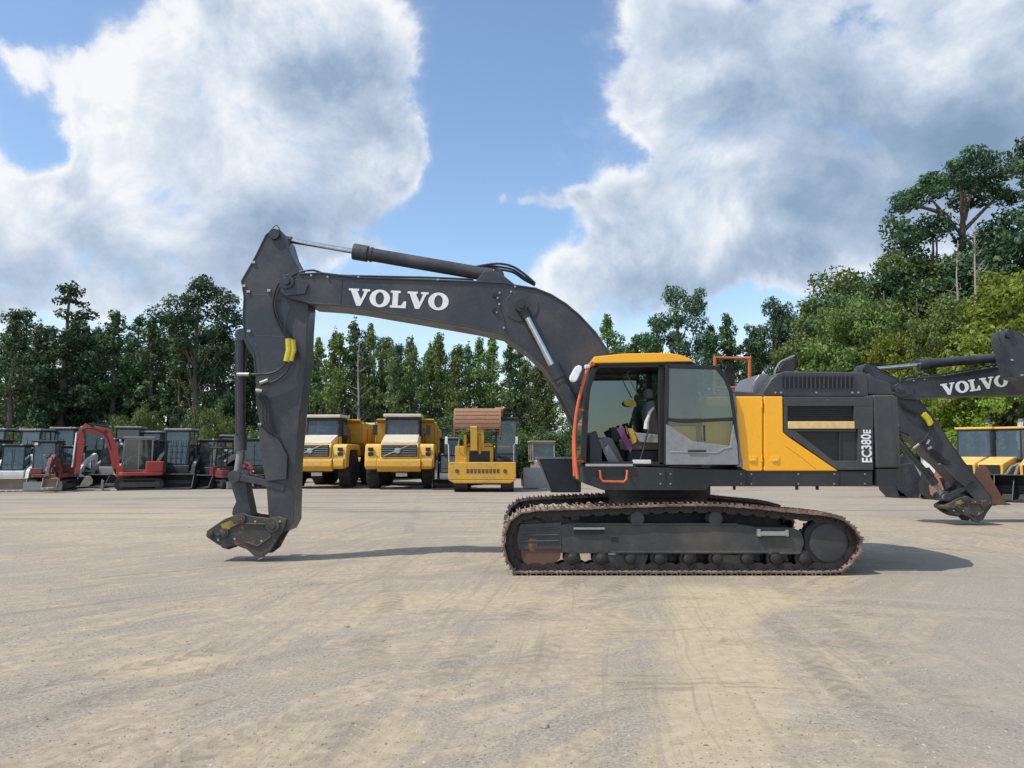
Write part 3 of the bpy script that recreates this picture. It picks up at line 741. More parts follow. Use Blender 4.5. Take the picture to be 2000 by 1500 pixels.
    for d_ in (0, 6, 12):
        m.tube(crom([PA(500+d_, 770, 12.55), PA(512+d_, 790, 12.54), PA(514+d_, 820, 12.54), PA(524+d_, 846, 12.54)], 4), .013, 6)
    m.build('hydraulic_hose', M['hose'], am)
    # ---- bucket cylinder
    yb0 = 12.78
    m = MB(); c0 = PA(470, 700, yb0); c1 = PA(470, 852, yb0)
    m.cyl(c0, c1, .078, n=20); m.cyl(PA(470,848,yb0), PA(469.5,880,yb0), .105, .1, n=20); m.cyl(PA(471,655,yb0), c0, .085, .078, n=16)
    e = PA(474, 655, yb0); m.cyl((e[0], y_(12.68), e[2]), (e[0], y_(12.98), e[2]), .1, n=16)
    m.tube([PA(461,665,12.66), PA(460,700,12.66), PA(461,850,12.66)], .014, 6)
    bc = m.build('bucket_cylinder', M['slate'], root)
    m = MB(); m.cyl(PA(469.5,880,yb0), PA(463,925,yb0), .055, n=16); e = PA(462, 930, yb0); m.cyl((e[0], y_(12.64), e[2]), (e[0], y_(13.0), e[2]), .08, n=16); m.build('cylinder_rod', M['grey'], bc)
    for d in (12.6, 13.06):
        m = MB(); m.ribbon([A(p) for p in LL([(458,931),(505,940),(556,953)], 12.62)], .10, y_(d), y_(d)+.04)
        a_ = A(L(458,931,12.62)); m.cyl((a_[0], y_(d)-.01, a_[1]), (a_[0], y_(d)+.05, a_[1]), .1, n=18)
        m.build('guide_link', M['slate'], root, bevel=.006)
    u0 = Vector(A(L(460,931,12.7))); u1 = Vector(K(L(478,1014,12.7))); ax = (u1-u0); ln_ = ax.length; ax.normalize(); nx = Vector((-ax.y, ax.x)) # left-hand normal
    prof_ = [(-.08,-.10),(-.10,.06),(0,.13),(.12,.15),(.3,.13),(.55,.13),(ln_,.12),(ln_+.05,-.02),(ln_-.02,-.13),(.58,-.19),(.5,-.16),(.4,-.08),(.2,-.10)]
    m = MB(); m.prism([tuple(u0+ax*a+nx*b) for a, b in prof_], y_(12.7), y_(13.0))
    m.build('bucket_link', M['slate'], root, bevel=.015)
    # ---- quick coupler
    cp = [(459,1006),(440,1013),(420,1026),(404,1037),(406,1050),(425,1063),(442,1071),(459,1064),(483,1073),(497,1086),(514,1087),(529,1076),(543,1050),(557,1030),(560,1014),(545,1008),(524,1012),(490,1008),(478,1004)]
    m = MB()
    for d in (12.58, 13.04):
        m.prism([K(p) for p in LL(cp, 12.6)], y_(d), y_(d)+.08)
    m.prism([K(p) for p in LL([(470,1012),(530,1018),(540,1045),(510,1070),(490,1066),(468,1050)], 12.6)], y_(12.66), y_(13.04))
    m.prism([K(p) for p in LL([(425,1035),(450,1022),(462,1050),(440,1060)], 12.6)], y_(12.66), y_(13.04))
    for pts_ in ([(452,1030),(470,1022),(520,1024)], [(480,1058),(505,1066),(530,1048)], [(425,1046),(446,1034)]): m.ribbon([K(p) for p in LL(pts_, 12.6)], .03, y_(12.55), y_(12.6))
    m.cyl((*[0, 0, 0],), (0, 0, .001), .0005, n=3) if False else None
    qc = m.build('quick_coupler', M['coupler'], root, bevel=.012)
    each('coupler_bolt', M['silver'], qc, [knob(K, px, py, .018, .02, y_(12.58), 12.6) for px, py in ((460,1052),(500,1018),(512,1056),(428,1054),(548,1018))])
    m = MB(); m.prism([K(p) for p in LL([(428,1060),(440,1056),(450,1066),(446,1074),(432,1070)], 12.6)], y_(12.62), y_(13.0)); m.build('latch_hook', M['chain'], qc, bevel=.008)
    m = MB(); m.prism([K(p) for p in LL([(432,1024),(452,1016),(462,1026),(440,1038)], 12.6)], y_(12.56), y_(12.585)); m.build('coupler_decal', M['decal2'], qc)
    for px, py, r in ((534,1026,.11),(440,1040,.07),(412,1044,.055),(472,1012,.08)):
        x, z = K(L(px, py, 12.6)); m = MB(); m.cyl((x, y_(12.54), z), (x, y_(13.16), z), r, n=20); m.cyl((x, y_(12.525), z), (x, y_(12.55), z), r*.5, n=12)
        m.build('coupler_pin', M['coupler'], qc, bevel=.004)
    # ---- arm cylinder on top of the boom
    def cylpair(pa, pb, y0, rr, rb, split, name, eye=.11):
        pa, pb = Vector((pa[0], y0, pa[1])), Vector((pb[0], y0, pb[1])); c = pa.lerp(pb, split); d = (pb-pa).normalized()
        mm = MB(); mm.cyl(c, pb-d*.12, rb, n=22); mm.cyl(c-d*.05, c+d*.2, rb*1.22, n=22); mm.cyl(c+d*.24, c+d*.28, rb*1.12, n=22); mm.cyl(pb+Vector((0, -.1, 0)), pb+Vector((0, .1, 0)), eye, n=18); mm.cyl(pb-d*.3, pb-d*.1, rb*1.08, n=22)
        cc = mm.build(name, M['slate'], root, bevel=.004)
        mm = MB(); mm.cyl(pa+d*.08, c, rr, n=16); mm.build('cylinder_rod', M['chrome'], cc)
        mm = MB(); mm.cyl(pa+Vector((0, -.09, 0)), pa+Vector((0, .09, 0)), eye*.86, n=18); mm.cyl(pa+Vector((0, -.12, 0)), pa+Vector((0, .1, 0)), eye*.45, n=14); mm.cyl(pa, pa+d*.22, rr*1.5, n=14)
        mm.build('rod_eye', M['slate2'], cc)
        return cc
    ac = cylpair(A(L(545,466,YC)), B(L(972,540,YC)), 0, .045, .115, .355, 'arm_cylinder')
    m = MB()
    for d_ in (0, 6, 11):
        m.tube(crom([PB(925,522+d_*.3,12.8+d_*.02), PB(945,518+d_*.3,12.8+d_*.02), PB(975,515+d_,12.8+d_*.02), PB(1002,521+d_,12.8+d_*.02), PB(1025,536+d_,12.8+d_*.02), PB(1045,553+d_*.4,12.8+d_*.02)], 5), .02, 8)
    m.build('hydraulic_hose', M['hose'], ac)
    # boom cylinders: fixed foot on the deck, eye on the boom
    for y0 in (y_(12.42), y_(13.28)):
        pa = B(L(1018,598,12.42)); pb = L(1178, 905, 12.42)
        ln = hypot(pa[0]-pb[0], pa[1]-pb[1]); sp_ = 1-1.74/ln if ln > 2.2 else .3
        cylpair(pa, pb, y0, .058, .105, sp_, 'boom_cylinder', .12)
arm_group(ex, 0, 0)

# ---------------- the second and third excavators, partly outside the frame
def clone_machine(loc, label, ab, asx, ca=0, sa_=1.0):
    e2 = thing('excavator', label, 'excavator', loc)
    skip = {'boom', 'arm', 'bucket_cylinder', 'guide_link', 'bucket_link', 'quick_coupler', 'arm_cylinder', 'boom_cylinder'}
    for ch in list(ex.children):
        if ch.name.split('.')[0] in skip: continue
        c = ch.copy(); COL.objects.link(c); c.parent = e2
        if ch.name.split('.')[0] in ('crawler_track', 'car_body'):   # undercarriage turned a quarter under the house
            c.rotation_euler = (0, 0, pi/2); c.location = (cx+.15, -cx, 0)
        copy_children(ch, c)
    arm_group(e2, ab, asx, ca, sa_)
    return e2
def placed(ab, px, py, D):                      # base so that the boom tip pin falls at distance D on that place
    a = radians(ab); x, z = PIN[0]-FOOT[0], PIN[1]-FOOT[1]
    X = FOOT[0]+x*cos(a)-z*sin(a)
    return (W(px, py, D)[0]-X, D, 0)
clone_machine(placed(11.4, 1742, 758, 19.1), 'dark excavator behind the counterweight, its lettered boom low and arm tucked in', 11.4, 26, 42, .87)
clone_machine(placed(6.0, 2022, 700, 17.4), 'dark excavator at the right edge, only the head of its arm in view', 6.0, 32, 30, .87)
# ================================================================== MACHINES IN THE BACK ROWS
def track_simple(root, x0, x1, ln, h, r=None, mat='rubber'):
    m = MB(); n = 10; pts = []
    for i in range(n+1):
        a = -pi/2+pi*i/n; pts.append((ln/2-h/2+cos(a)*h/2, h/2+sin(a)*h/2))
    for i in range(n+1):
        a = pi/2+pi*i/n; pts.append((-ln/2+h/2+cos(a)*h/2, h/2+sin(a)*h/2))
    P = [Vector((0, y, z)) for y, z in pts]
    inn = [(y*(1-.12/ln*2), (z-h/2)*.72+h/2) for y, z in pts]
    # belt
    k = len(pts)
    vs = [(x, y, z) for x in (x0, x1) for y, z in pts]+[(x, y, z) for x in (x0, x1) for y, z in inn]
    fs = []
    for i in range(k):
        j = (i+1) % k
        fs += [(i, j, k+j, k+i), (2*k+i, 3*k+i, 3*k+j, 2*k+j), (i, 2*k+i, 2*k+j, j), (k+i, k+j, 3*k+j, 3*k+i)]
    m.add(vs, fs)
    per = 2*(ln-h)+pi*h; c = int(per/.13)
    for i in range(c):
        s = i*per/c
        if s < ln-h: y, z, a = -ln/2+h/2+s, 0, -pi/2
        elif s < ln-h+pi*h/2: a = -pi/2+(s-(ln-h))/(h/2); y, z = ln/2-h/2+cos(a)*h/2, h/2+sin(a)*h/2
        elif s < 2*(ln-h)+pi*h/2: y, z, a = ln/2-h/2-(s-(ln-h)-pi*h/2), h, pi/2
        else: a = pi/2+(s-2*(ln-h)-pi*h/2)/(h/2); y, z = -ln/2+h/2+cos(a)*h/2, h/2+sin(a)*h/2
        R = Matrix.Translation((0, y, z)) @ Matrix.Rotation(a, 4, 'X')
        m.box(x0, x1, -.02, .022, -.028, .028, R) if z > .03 else None
    t = m.build('crawler_track', M[mat], root)
    m = MB(); xm = (x0+x1)/2
    m.box(xm-.08, xm+.08, -ln/2+h*.5, ln/2-h*.5, h*.25, h*.72)
    for y in (-ln/2+h/2, ln/2-h/2): m.lathe([(.05,-.13),(h*.34,-.1),(h*.34,.1),(.05,.13)], (xm, y, h/2), 'X', 16)
    m.build('track_frame', M['frame'], t, bevel=.01)
    return t
def bucket_mesh(m, w, d, h, open_front=True, M_=None):
    """open bucket, opening towards -Y, origin at the bottom of the cutting edge"""
    t = .03
    prof = [(0, 0), (d*.65, .02), (d*.95, h*.25), (d, h*.6), (d*.8, h*.95), (d*.45, h)]
    out = [(y, z) for y, z in prof]
    inn = [(y-(.04 if z > h*.1 else 0), z+(.035 if z < h*.5 else -.03)) for y, z in prof]
    m.prismx(out+inn[::-1], -w/2, w/2, M_)
    side = [(0, 0)]+prof[1:]+[(d*.25, h*.55)]
    m.prismx(side, -w/2-t, -w/2, M_); m.prismx(side, w/2, w/2+t, M_)
    m.box(-w/2-t, w/2+t, -.08, .04, -.0, .03, M_)
    for i in range(max(3, int(w/.25))):
        x = -w/2+.08+i*(w-.16)/(max(3, int(w/.25))-1)
        m.prismx([(-.16, .0), (.02, 0), (.02, .035), (-.05, .035)], x-.03, x+.03, M_)
def cab_box(root, x0, x1, y0, y1, z0, z1, frame='black', roof=None, slope=.12, glass='bglass', nm='cab', post=.06, roof_over=.06, sides=True):
    """glazed cab; front is -Y"""
    m = MB(); p = post
    def q(y, z): return y+slope*(z-z0)/(z1-z0) if y == y0 else y
    for x in (x0, x1-p):
        m.prismx([(y0, z0), (y0+p, z0), (y0+p+slope, z1), (y0+slope, z1)], x, x+p)
        m.prismx([(y1-p, z0), (y1, z0), (y1, z1), (y1-p, z1)], x, x+p)
        m.box(x, x+p, y0+slope, y1, z1-p, z1); m.box(x, x+p, y0, y1, z0, z0+p)
        ym = y0*.45+y1*.55; m.box(x+.004, x+p-.004, ym-p/2, ym+p/2, z0+.01, z1-.01)
    m.box(x0, x1, y0, y0+p, z0, z0+p*1.2); m.box(x0, x1, y0+slope, y0+slope+p, z1-p, z1)
    m.box(x0, x1, y1-p, y1, z0, z0+(z1-z0)*.35); m.box(x0, x1, y1-p, y1, z1-p, z1)
    c = m.build(nm, M[frame], root, bevel=.01)
    m = MB(); m.box(x0-roof_over, x1+roof_over, y0+slope-roof_over, y1+roof_over, z1, z1+.09)
    m.build('cab_roof', M[roof or frame], c, bevel=.03)
    m = MB(); e = .02
    m.add([(x0+p, y0+e, z0+p), (x1-p, y0+e, z0+p), (x1-p, y0+slope+e, z1-p), (x0+p, y0+slope+e, z1-p)], [(0, 1, 2, 3)])
    m.build('windscreen', M[glass], c)
    if sides:
        for x in (x0+e, x1-e):
            m = MB(); m.add([(x, y0+p, z0+p), (x, y1-p, z0+p), (x, y1-p, z1-p), (x, y0+p+slope, z1-p)], [(0, 1, 2, 3)])
            m.build('window', M[glass], c)
    m = MB(); xm = (x0+x1)/2; m.box(xm-.22, xm+.22, y1-.55, y1-.1, z0, z0+.25); m.box(xm-.22, xm+.22, y1-.25, y1-.12, z0+.2, z0+.8)
    m.build('operator_seat', M['seat'], c, bevel=.04)
    return c
def tooth_boom(root, pts, w0, th, mat, name, x=0):
    """tapered beam following (y,z,height) points"""
    m = MB(); up = []; dn = []
    for i, (y, z, h) in enumerate(pts):
        a = pts[max(i-1, 0)]; b = pts[min(i+1, len(pts)-1)]
        dy, dz = b[0]-a[0], b[1]-a[1]; l = hypot(dy, dz)
        up.append((y-dz/l*h/2, z+dy/l*h/2)); dn.append((y+dz/l*h/2, z-dy/l*h/2))
    m.prismx(up+dn[::-1], x-th/2, x+th/2)
    return m.build(name, M[mat], root, bevel=.015)
def mini_excavator(label, px, D, rz, col='red', body2=None, closed=True, boom=None, arm=None, bpos=None, s=1.0, frame='black', roof='slate2', blade='grey', group=None, name='mini_excavator', cabx=None, up=0):
    r = thing(name, label, 'excavator', (XG(px, D), D, 0), rz, group); r.scale = (s, s, s)
    for x in (-.85, .5): track_simple(r, x, x+.35, 2.1, .55)
    m = MB(); m.box(-.5, .5, -.7, .7, .25, .5); m.cyl((0, 0, .45), (0, 0, .68), .4, n=24); m.build('undercarriage', M['frame'], r, bevel=.02)
    m = MB(); m.prismx([(-1.62, .08), (-1.5, .02), (-1.52, .2), (-1.5, .42), (-1.6, .5)], -.85, .85)
    for x in (-.35, .3): m.box(x, x+.08, -1.52, -.6, .2, .3)
    m.build('dozer_blade', M[blade], r, bevel=.01)
    m = MB(); pl = [(-.82, -.75), (-.7, -.9), (.7, -.9), (.82, -.75), (.84, .5), (.6, 1.0), (0, 1.12), (-.6, 1.0), (-.84, .5)]
    m.prismz(pl, .68, .86); m.prismz([(x*.98, y if y > 0 else 0.25) for x, y in pl if y > -2], .86, 1.35)
    bd = m.build('body', M[col], r, bevel=.04)
    m = MB(); m.box(-.5, .5, 1.0, 1.14, .8, 1.2); m.build('rear_grille', M['black'], bd, bevel=.02)
    m = MB(); m.prismz([(-.83, -.88), (-.3, -.88), (-.3, -.1), (-.83, -.1)], .87, 1.15); m.build('side_tank', M[body2 or col], bd, bevel=.03)
    c0 = -.78 if cabx is None else cabx
    if closed: cab_box(r, c0, c0+1.02, -.82, .55, .9, 2.45+up, frame, roof)
    else:
        m = MB()
        for x in (c0, c0+1.0):
            m.box(x-.03, x+.03, .35, .42, .9, 2.45); m.box(x-.025, x+.025, -.75, -.69, .9, 2.45)
        m.box(c0, c0+1, .36, .41, 1.6, 1.66)
        cn = m.build('canopy', M['black'], r, bevel=.008)
        m = MB(); m.box(c0-.14, c0+1.14, -.95, .6, 2.45, 2.56); m.build('canopy_roof', M[roof], cn, bevel=.04)
        m = MB(); m.box(c0+.25, c0+.75, -.1, .35, .9, 1.25); m.box(c0+.27, c0+.73, .25, .37, 1.2, 1.8); m.build('operator_seat', M['seat'], cn, bevel=.04)
        m = MB(); m.tube([(c0+.3, -.6, .9), (c0+.3, -.55, 1.4)], .03); m.tube([(c0+.7, -.6, .9), (c0+.7, -.55, 1.4)], .03); m.build('joystick', M['black'], cn)
    bx_ = .45
    b = boom or [(-.75, .95, .3), (-1.3, 1.9, .36), (-1.9, 2.4, .34), (-2.6, 2.35, .22)]
    a = arm or [(-2.45, 2.6, .2), (-2.6, 2.2, .3), (-2.7, 1.1, .18)]
    tooth_boom(r, b, 0, .2, col, 'boom', bx_); am = tooth_boom(r, a, 0, .17, col, 'arm', bx_)
    m = MB(); m.box(bx_-.15, bx_+.15, -1.0, -.7, .62, 1.15); m.build('swing_post', M[col], r, bevel=.03)
    mid = b[1]; m = MB(); m.cyl((bx_, -.98, .75), (bx_, (mid[0]*1.0+b[2][0])/2-.1, (mid[1]+b[2][1])/2-.3), .06, n=12); m.cyl((bx_, mid[0]+.1, mid[1]+.35), (bx_, a[0][0]+.1, a[0][1]), .055, n=12)
    m.cyl((bx_-.16, a[0][0]+.05, a[0][1]+.02), (bx_-.16, b[2][0]+.1, b[2][1]+b[2][2]*.5+.04), .05, n=12); m.build('hydraulic_cylinder', M['black'], r)
    m = MB(); m.cyl((bx_, a[1][0]-.22, a[1][1]-.1), (bx_, a[2][0]-.22, a[2][1]+.35), .05, n=12); m.build('bucket_cylinder', M['chrome'], r)
    for jy, jz in ((b[0][0]+.05, b[0][1]), (b[2][0], b[2][1]), (a[1][0]+.05, a[1][1]), (a[2][0], a[2][1])): m = MB(); m.cyl((bx_-.13, jy, jz), (bx_+.13, jy, jz), .08, n=14); m.build('pivot_pin', M['slate2'], r)
    m = MB(); m.tube(crom([(bx_+.12, b[1][0]-.1, b[1][1]), (bx_+.14, b[2][0]-.05, b[2][1]-.1), (bx_+.13, b[3][0]+.2, b[3][1]+.05), (bx_+.12, a[1][0]+.1, a[1][1]-.4)], 4), .022, 6); m.build('hydraulic_hose', M['hose'], r)
    m = MB(); m.box(c0+.1, c0+.25, -.93, -.84, 2.3, 2.42); m.build('work_light', M['white'], r, bevel=.01)
    e = a[-1]; m = MB(); R = Matrix.Translation((bx_, e[0]+(.25 if bpos is None else bpos), max(.02, e[1]-.55)))
    bucket_mesh(m, .62, .55, .5, M_=R); m.prismx([(e[0]-.1, e[1]+.1), (e[0]+.1, e[1]+.1), (e[0]+.35, max(.02, e[1]-.55)+.45), (e[0]+.1, max(.02, e[1]-.55)+.45)], bx_-.08, bx_+.08)
    m.build('bucket', M['mud'], r)
    return r
def track_loader(label, px, D, rz, col='slate2', side='grey', s=1.0, group='compact loaders parked in the back row', bucket='slate2', roof='slate2', name='compact_loader', glass='bglass', hi=0.0, guard=False):
    r = thing(name, label, 'loader', (XG(px, D), D, 0), rz, group); r.scale = (s, s, s)
    for x in (-.95, .55): track_simple(r, x, x+.4, 1.9, .75)
    m = MB(); m.prismx([(-.75, .3), (.9, .3), (1.15, .6), (1.15, 1.25), (.5, 1.3), (-.8, .95), (-.85, .5)], -.54, .54); bd = m.build('body', M[col], r, bevel=.03)
    m = MB(); m.box(-.35, .35, 1.13, 1.18, .7, 1.1); m.build('rear_grille', M['black'], bd, bevel=.01)
    m = MB()
    for k in range(5) if guard else (2,): m.box(-.42+k*.2, -.40+k*.2, -.80, -.775, 1.0, 2.0)
    for k in range(3) if guard else (0,): m.box(-.46, .46, -.80, -.78, 1.25+k*.25, 1.265+k*.25)
    m.build('front_guard', M['slate2'], r)
    for sx in (-.39, .39): m = MB(); m.box(sx-.05, sx+.05, -.84, -.78, 2.08+hi, 2.15+hi); m.build('work_light', M['concrete'], r, bevel=.01)
    for sx in (-1, 1): m = MB(); m.tube([(sx*.5, -.7, 1.95), (sx*.72, -.85, 1.95)], .015, 6); m.box(*sorted((sx*.66, sx*.82)), -.88, -.85, 1.8, 2.02); m.build('wing_mirror', M['slate2'], r, bevel=.01)
    cab_box(r, -.5, .5, -.75, .55, .95, 2.05+hi, 'black', roof, slope=.1, glass=glass)
    for sx in (-1, 1):
        x0 = sx*.76
        m = MB(); m.prismx([(1.15, .95), (1.2, 1.6), (1.0, 1.75), (-.2, 1.4), (-.95, .95), (-1.15, .35), (-1.0, .3), (-.8, .8), (-.1, 1.2), (.85, 1.45), (.95, .95)], x0-.08, x0+.08)
        la = m.build('lift_arm', M[side], r, bevel=.012)
        m = MB(); m.cyl((x0-sx*.12, .7, .9), (x0-sx*.12, -.4, 1.15), .05, n=12); m.build('lift_cylinder', M['black'], la)
        m = MB(); m.box(x0-.05, x0+.05, -.78, -.74, 1.0, 1.1); m.build('work_light', M['white'], la, bevel=.01)
    m = MB(); bucket_mesh(m, 1.9, .75, .6, M_=Matrix.Translation((0, -1.85, .03))); m.build('bucket', M[bucket], r)
    return r

# ---- articulated dump trucks
def hauler(label, px, D, rz, group='dusty yellow dump trucks'):
    r = thing('dump_truck', label, 'truck', (XG(px, D), D, 0), rz, group)
    for y in (0, 4.0, 5.7):
        for sx in (-1, 1):
            m = MB(); m.lathe([(.45,-.3),(.78,-.33),(.90,-.28),(.93,-.2),(.93,.2),(.90,.28),(.78,.33),(.45,.3)], (sx*1.36, y, .93), 'X', 28)
            for k in range(22):
                a = 2*pi*k/22
                R = Matrix.Translation((sx*1.36, y, .93)) @ Matrix.Rotation(a, 4, 'X')
                m.box(-.28, 0, -.035, .035, .92, .96, R); 
                R2 = Matrix.Translation((sx*1.36, y, .93)) @ Matrix.Rotation(a+pi/22, 4, 'X'); m.box(0, .28, -.035, .035, .92, .96, R2)
            w = m.build('wheel', M['rubber'], r)
            m = MB(); m.lathe([(.1,-.1),(.44,-.16),(.46,.0),(.44,.16),(.1,.1)], (sx*1.36, y, .93), 'X', 20); m.build('rim', M['yellow2'], w)
    m = MB(); m.box(-.5, .5, -.9, 1.9, .75, 1.2); m.box(-.45, .45, 2.2, 6.6, .85, 1.25); m.cyl((0, 2.1, .7), (0, 2.1, 1.5), .3, n=16); m.box(-1.1, 1.1, -.1, .1, .83, 1.03); m.box(-1.1, 1.1, 3.9, 4.1, .83, 1.03); m.box(-1.1, 1.1, 5.6, 5.8, .83, 1.03)
    m.build('chassis', M['black'], r, bevel=.02)
    # front body
    m = MB()
    m.prismx([(-1.75, 1.35), (-1.7, 2.0), (-1.45, 2.25), (-.3, 2.6), (.2, 2.6), (.2, 1.5), (-.9, 1.35)], -.92, .92)
    for sx in (-1, 1):
        a, b = sorted((sx*.92, sx*1.66))
        m.prismx([(-1.6, 1.05), (-1.62, 1.55), (-1.45, 2.12), (-1.2, 2.2), (1.0, 2.2), (1.15, 1.6), (.98, 1.6), (.75, 1.9), (-.8, 1.9), (-.98, 1.5), (-1.0, 1.05)], a, b)
    bd = m.build('front_body', M['yellow3'], r, bevel=.06)
    m = MB(); m.prismx([(-1.50, 2.24), (-1.44, 2.31), (-.25, 2.68), (-.1, 2.62), (-.3, 2.5), (-1.4, 2.2)], -.86, .86); m.build('hood_top', M['cream'], bd, bevel=.03)
    m = MB(); m.prismx([(-1.8, .95), (-1.95, 1.1), (-1.9, 1.42), (-1.72, 1.5), (-1.5, 1.5), (-1.5, .9), (-1.7, .85)], -1.05, 1.05)
    for sx in (-1, 1):
        a, b = sorted((sx*1.05, sx*1.6)); m.prismx([(-1.75, .98), (-1.85, 1.12), (-1.8, 1.42), (-1.66, 1.5), (-1.1, 1.5), (-1.1, 1.0)], a, b)
    m.build('bumper', M['yellow2'], bd, bevel=.05)
    m = MB(); m.box(-.86, .86, -1.80, -1.7, 1.58, 2.16); gr = m.build('grille', M['black'], bd, bevel=.02)
    m = MB()
    for k in range(5): m.box(-.82, .82, -1.825, -1.795, 1.64+k*.11, 1.675+k*.11)
    m.build('grille_bar', M['grey'], gr)
    m = MB(); m.prism([(-.8, 1.6), (-.68, 1.6), (.55, 2.14), (.43, 2.14)], -1.85, -1.82); m.lathe([(.1, -.03), (.14, -.025), (.14, 0)], (-.08, -1.84, 1.87), 'Y', 20); m.build('badge_bar', M['silver'], gr)
    for sx in (-1, 1):
        for z in (1.62, 1.85): m = MB(); m.box(*sorted((sx*1.25, sx*1.5)), -1.66, -1.55, z, z+.17); m.build('headlight', M['black'], bd, bevel=.02)
    m = MB()
    for sx in (-1, 1): m.prism([(sx*1.0, 1.62), (sx*1.2, 1.62), (sx*1.2, 1.68)], -1.66, -1.6)
    m.build('lamp_trim', M['grey'], bd)
    m = MB(); m.box(-.2, .35, -1.2, -1.15, .62, .8); m.build('plate', M['white'], bd, bevel=.01)
    # cab
    c = MB()
    X = .86
    for sx in (-1, 1):
        a, b = sorted((sx*X, sx*(X-.09)))
        c.prismx([(-.30, 2.55), (-.2, 2.55), (.02, 3.55), (-.08, 3.55)], a, b); c.box(a, b, 1.25, 1.35, 2.3, 3.55); c.box(a, b, .55, .63, 2.3, 3.55); c.box(a, b, -.2, 1.35, 1.7, 2.62)
    c.box(-X, X, -.1, 1.35, 3.42, 3.55); c.box(-X, X, 1.28, 1.36, 2.3, 2.9); c.box(-X, X, -.3, -.2, 2.4, 2.6)
    cb = c.build('cab', M['black'], r, bevel=.02)
    m = MB(); m.box(-.95, .95, -.28, 1.45, 3.56, 3.72); m.build('cab_roof', M['cream'], cb, bevel=.05)
    m = MB(); m.add([(-.77, -.24, 2.6), (.77, -.24, 2.6), (.77, -.04, 3.45), (-.77, -.04, 3.45)], [(0, 1, 2, 3)]); m.build('windscreen', M['bglass'], cb)
    for sx in (-1, 1):
        m = MB(); x = sx*.82; m.add([(x, -.15, 2.6), (x, 1.25, 2.6), (x, 1.25, 3.42), (x, .0, 3.42)], [(0, 1, 2, 3)]); m.build('window', M['bglass'], cb)
    m = MB(); m.box(-.25, .25, .4, .9, 2.2, 2.7); m.box(-.24, .24, .85, .98, 2.6, 3.25); m.build('operator_seat', M['seat'], cb, bevel=.04)
    for sx in (-1, 1):
        m = MB(); m.tube([(sx*.9, -.1, 3.3), (sx*1.3, -.5, 3.3), (sx*1.32, -.5, 2.5)], .02, 6); m.box(*sorted((sx*1.2, sx*1.42)), -.55, -.48, 2.65, 3.15); m.build('wing_mirror', M['black'], cb, bevel=.01)
    m = MB()
    m.tube([(1.05, -.9, 2.2), (1.05, -.9, 2.95), (1.05, 1.2, 2.95), (1.05, 1.2, 2.2)], .02, 6); m.tube([(1.05, -.9, 2.6), (1.05, 1.2, 2.6)], .018, 6); m.build('hand_rail', M['black'], r)
    # dump body
    m = MB()
    sd = [(1.75, 3.35), (1.9, 2.3), (2.8, 1.6), (6.7, 1.5), (7.9, 2.35), (7.8, 2.75), (6.6, 3.1), (2.0, 3.4)]
    m.prismx(sd, -1.62, -1.5); m.prismx(sd, 1.5, 1.62); m.prismx([(1.75, 3.35), (1.9, 2.3), (2.8, 1.6), (6.7, 1.5), (7.9, 2.35), (7.8, 2.47), (6.65, 1.64), (2.85, 1.74), (2.03, 2.35), (1.88, 3.35)], -1.5, 1.5)
    for y in (2.6, 3.6, 4.6, 5.6, 6.5): m.box(1.62, 1.7, y, y+.16, 1.75, 3.1); m.box(-1.7, -1.62, y, y+.16, 1.75, 3.1)
    m.prismx([(1.8, 3.3), (2.05, 3.3), (1.6, 3.55), (1.35, 3.5)], -1.5, 1.5)
    m.build('dump_bed', M['yellow2'], r, bevel=.03)
    m = MB(); m.cyl((.72, 1.2, 2.4), (.72, 1.2, 4.1), .07, n=12); m.build('exhaust_pipe', M['black'], r)
    return r
T1 = hauler('yellow dump truck seen through the gap beside the raised arm, furthest left of the trucks', 631, 39.6, radians(-4))
T2 = hauler('yellow dump truck parked between the other dump truck and the small yellow excavator', 786, 38.8, radians(3))
T3 = hauler('yellow dump truck behind the front two, only its bed and cab corner showing between them', 712, 50.5, radians(-22))

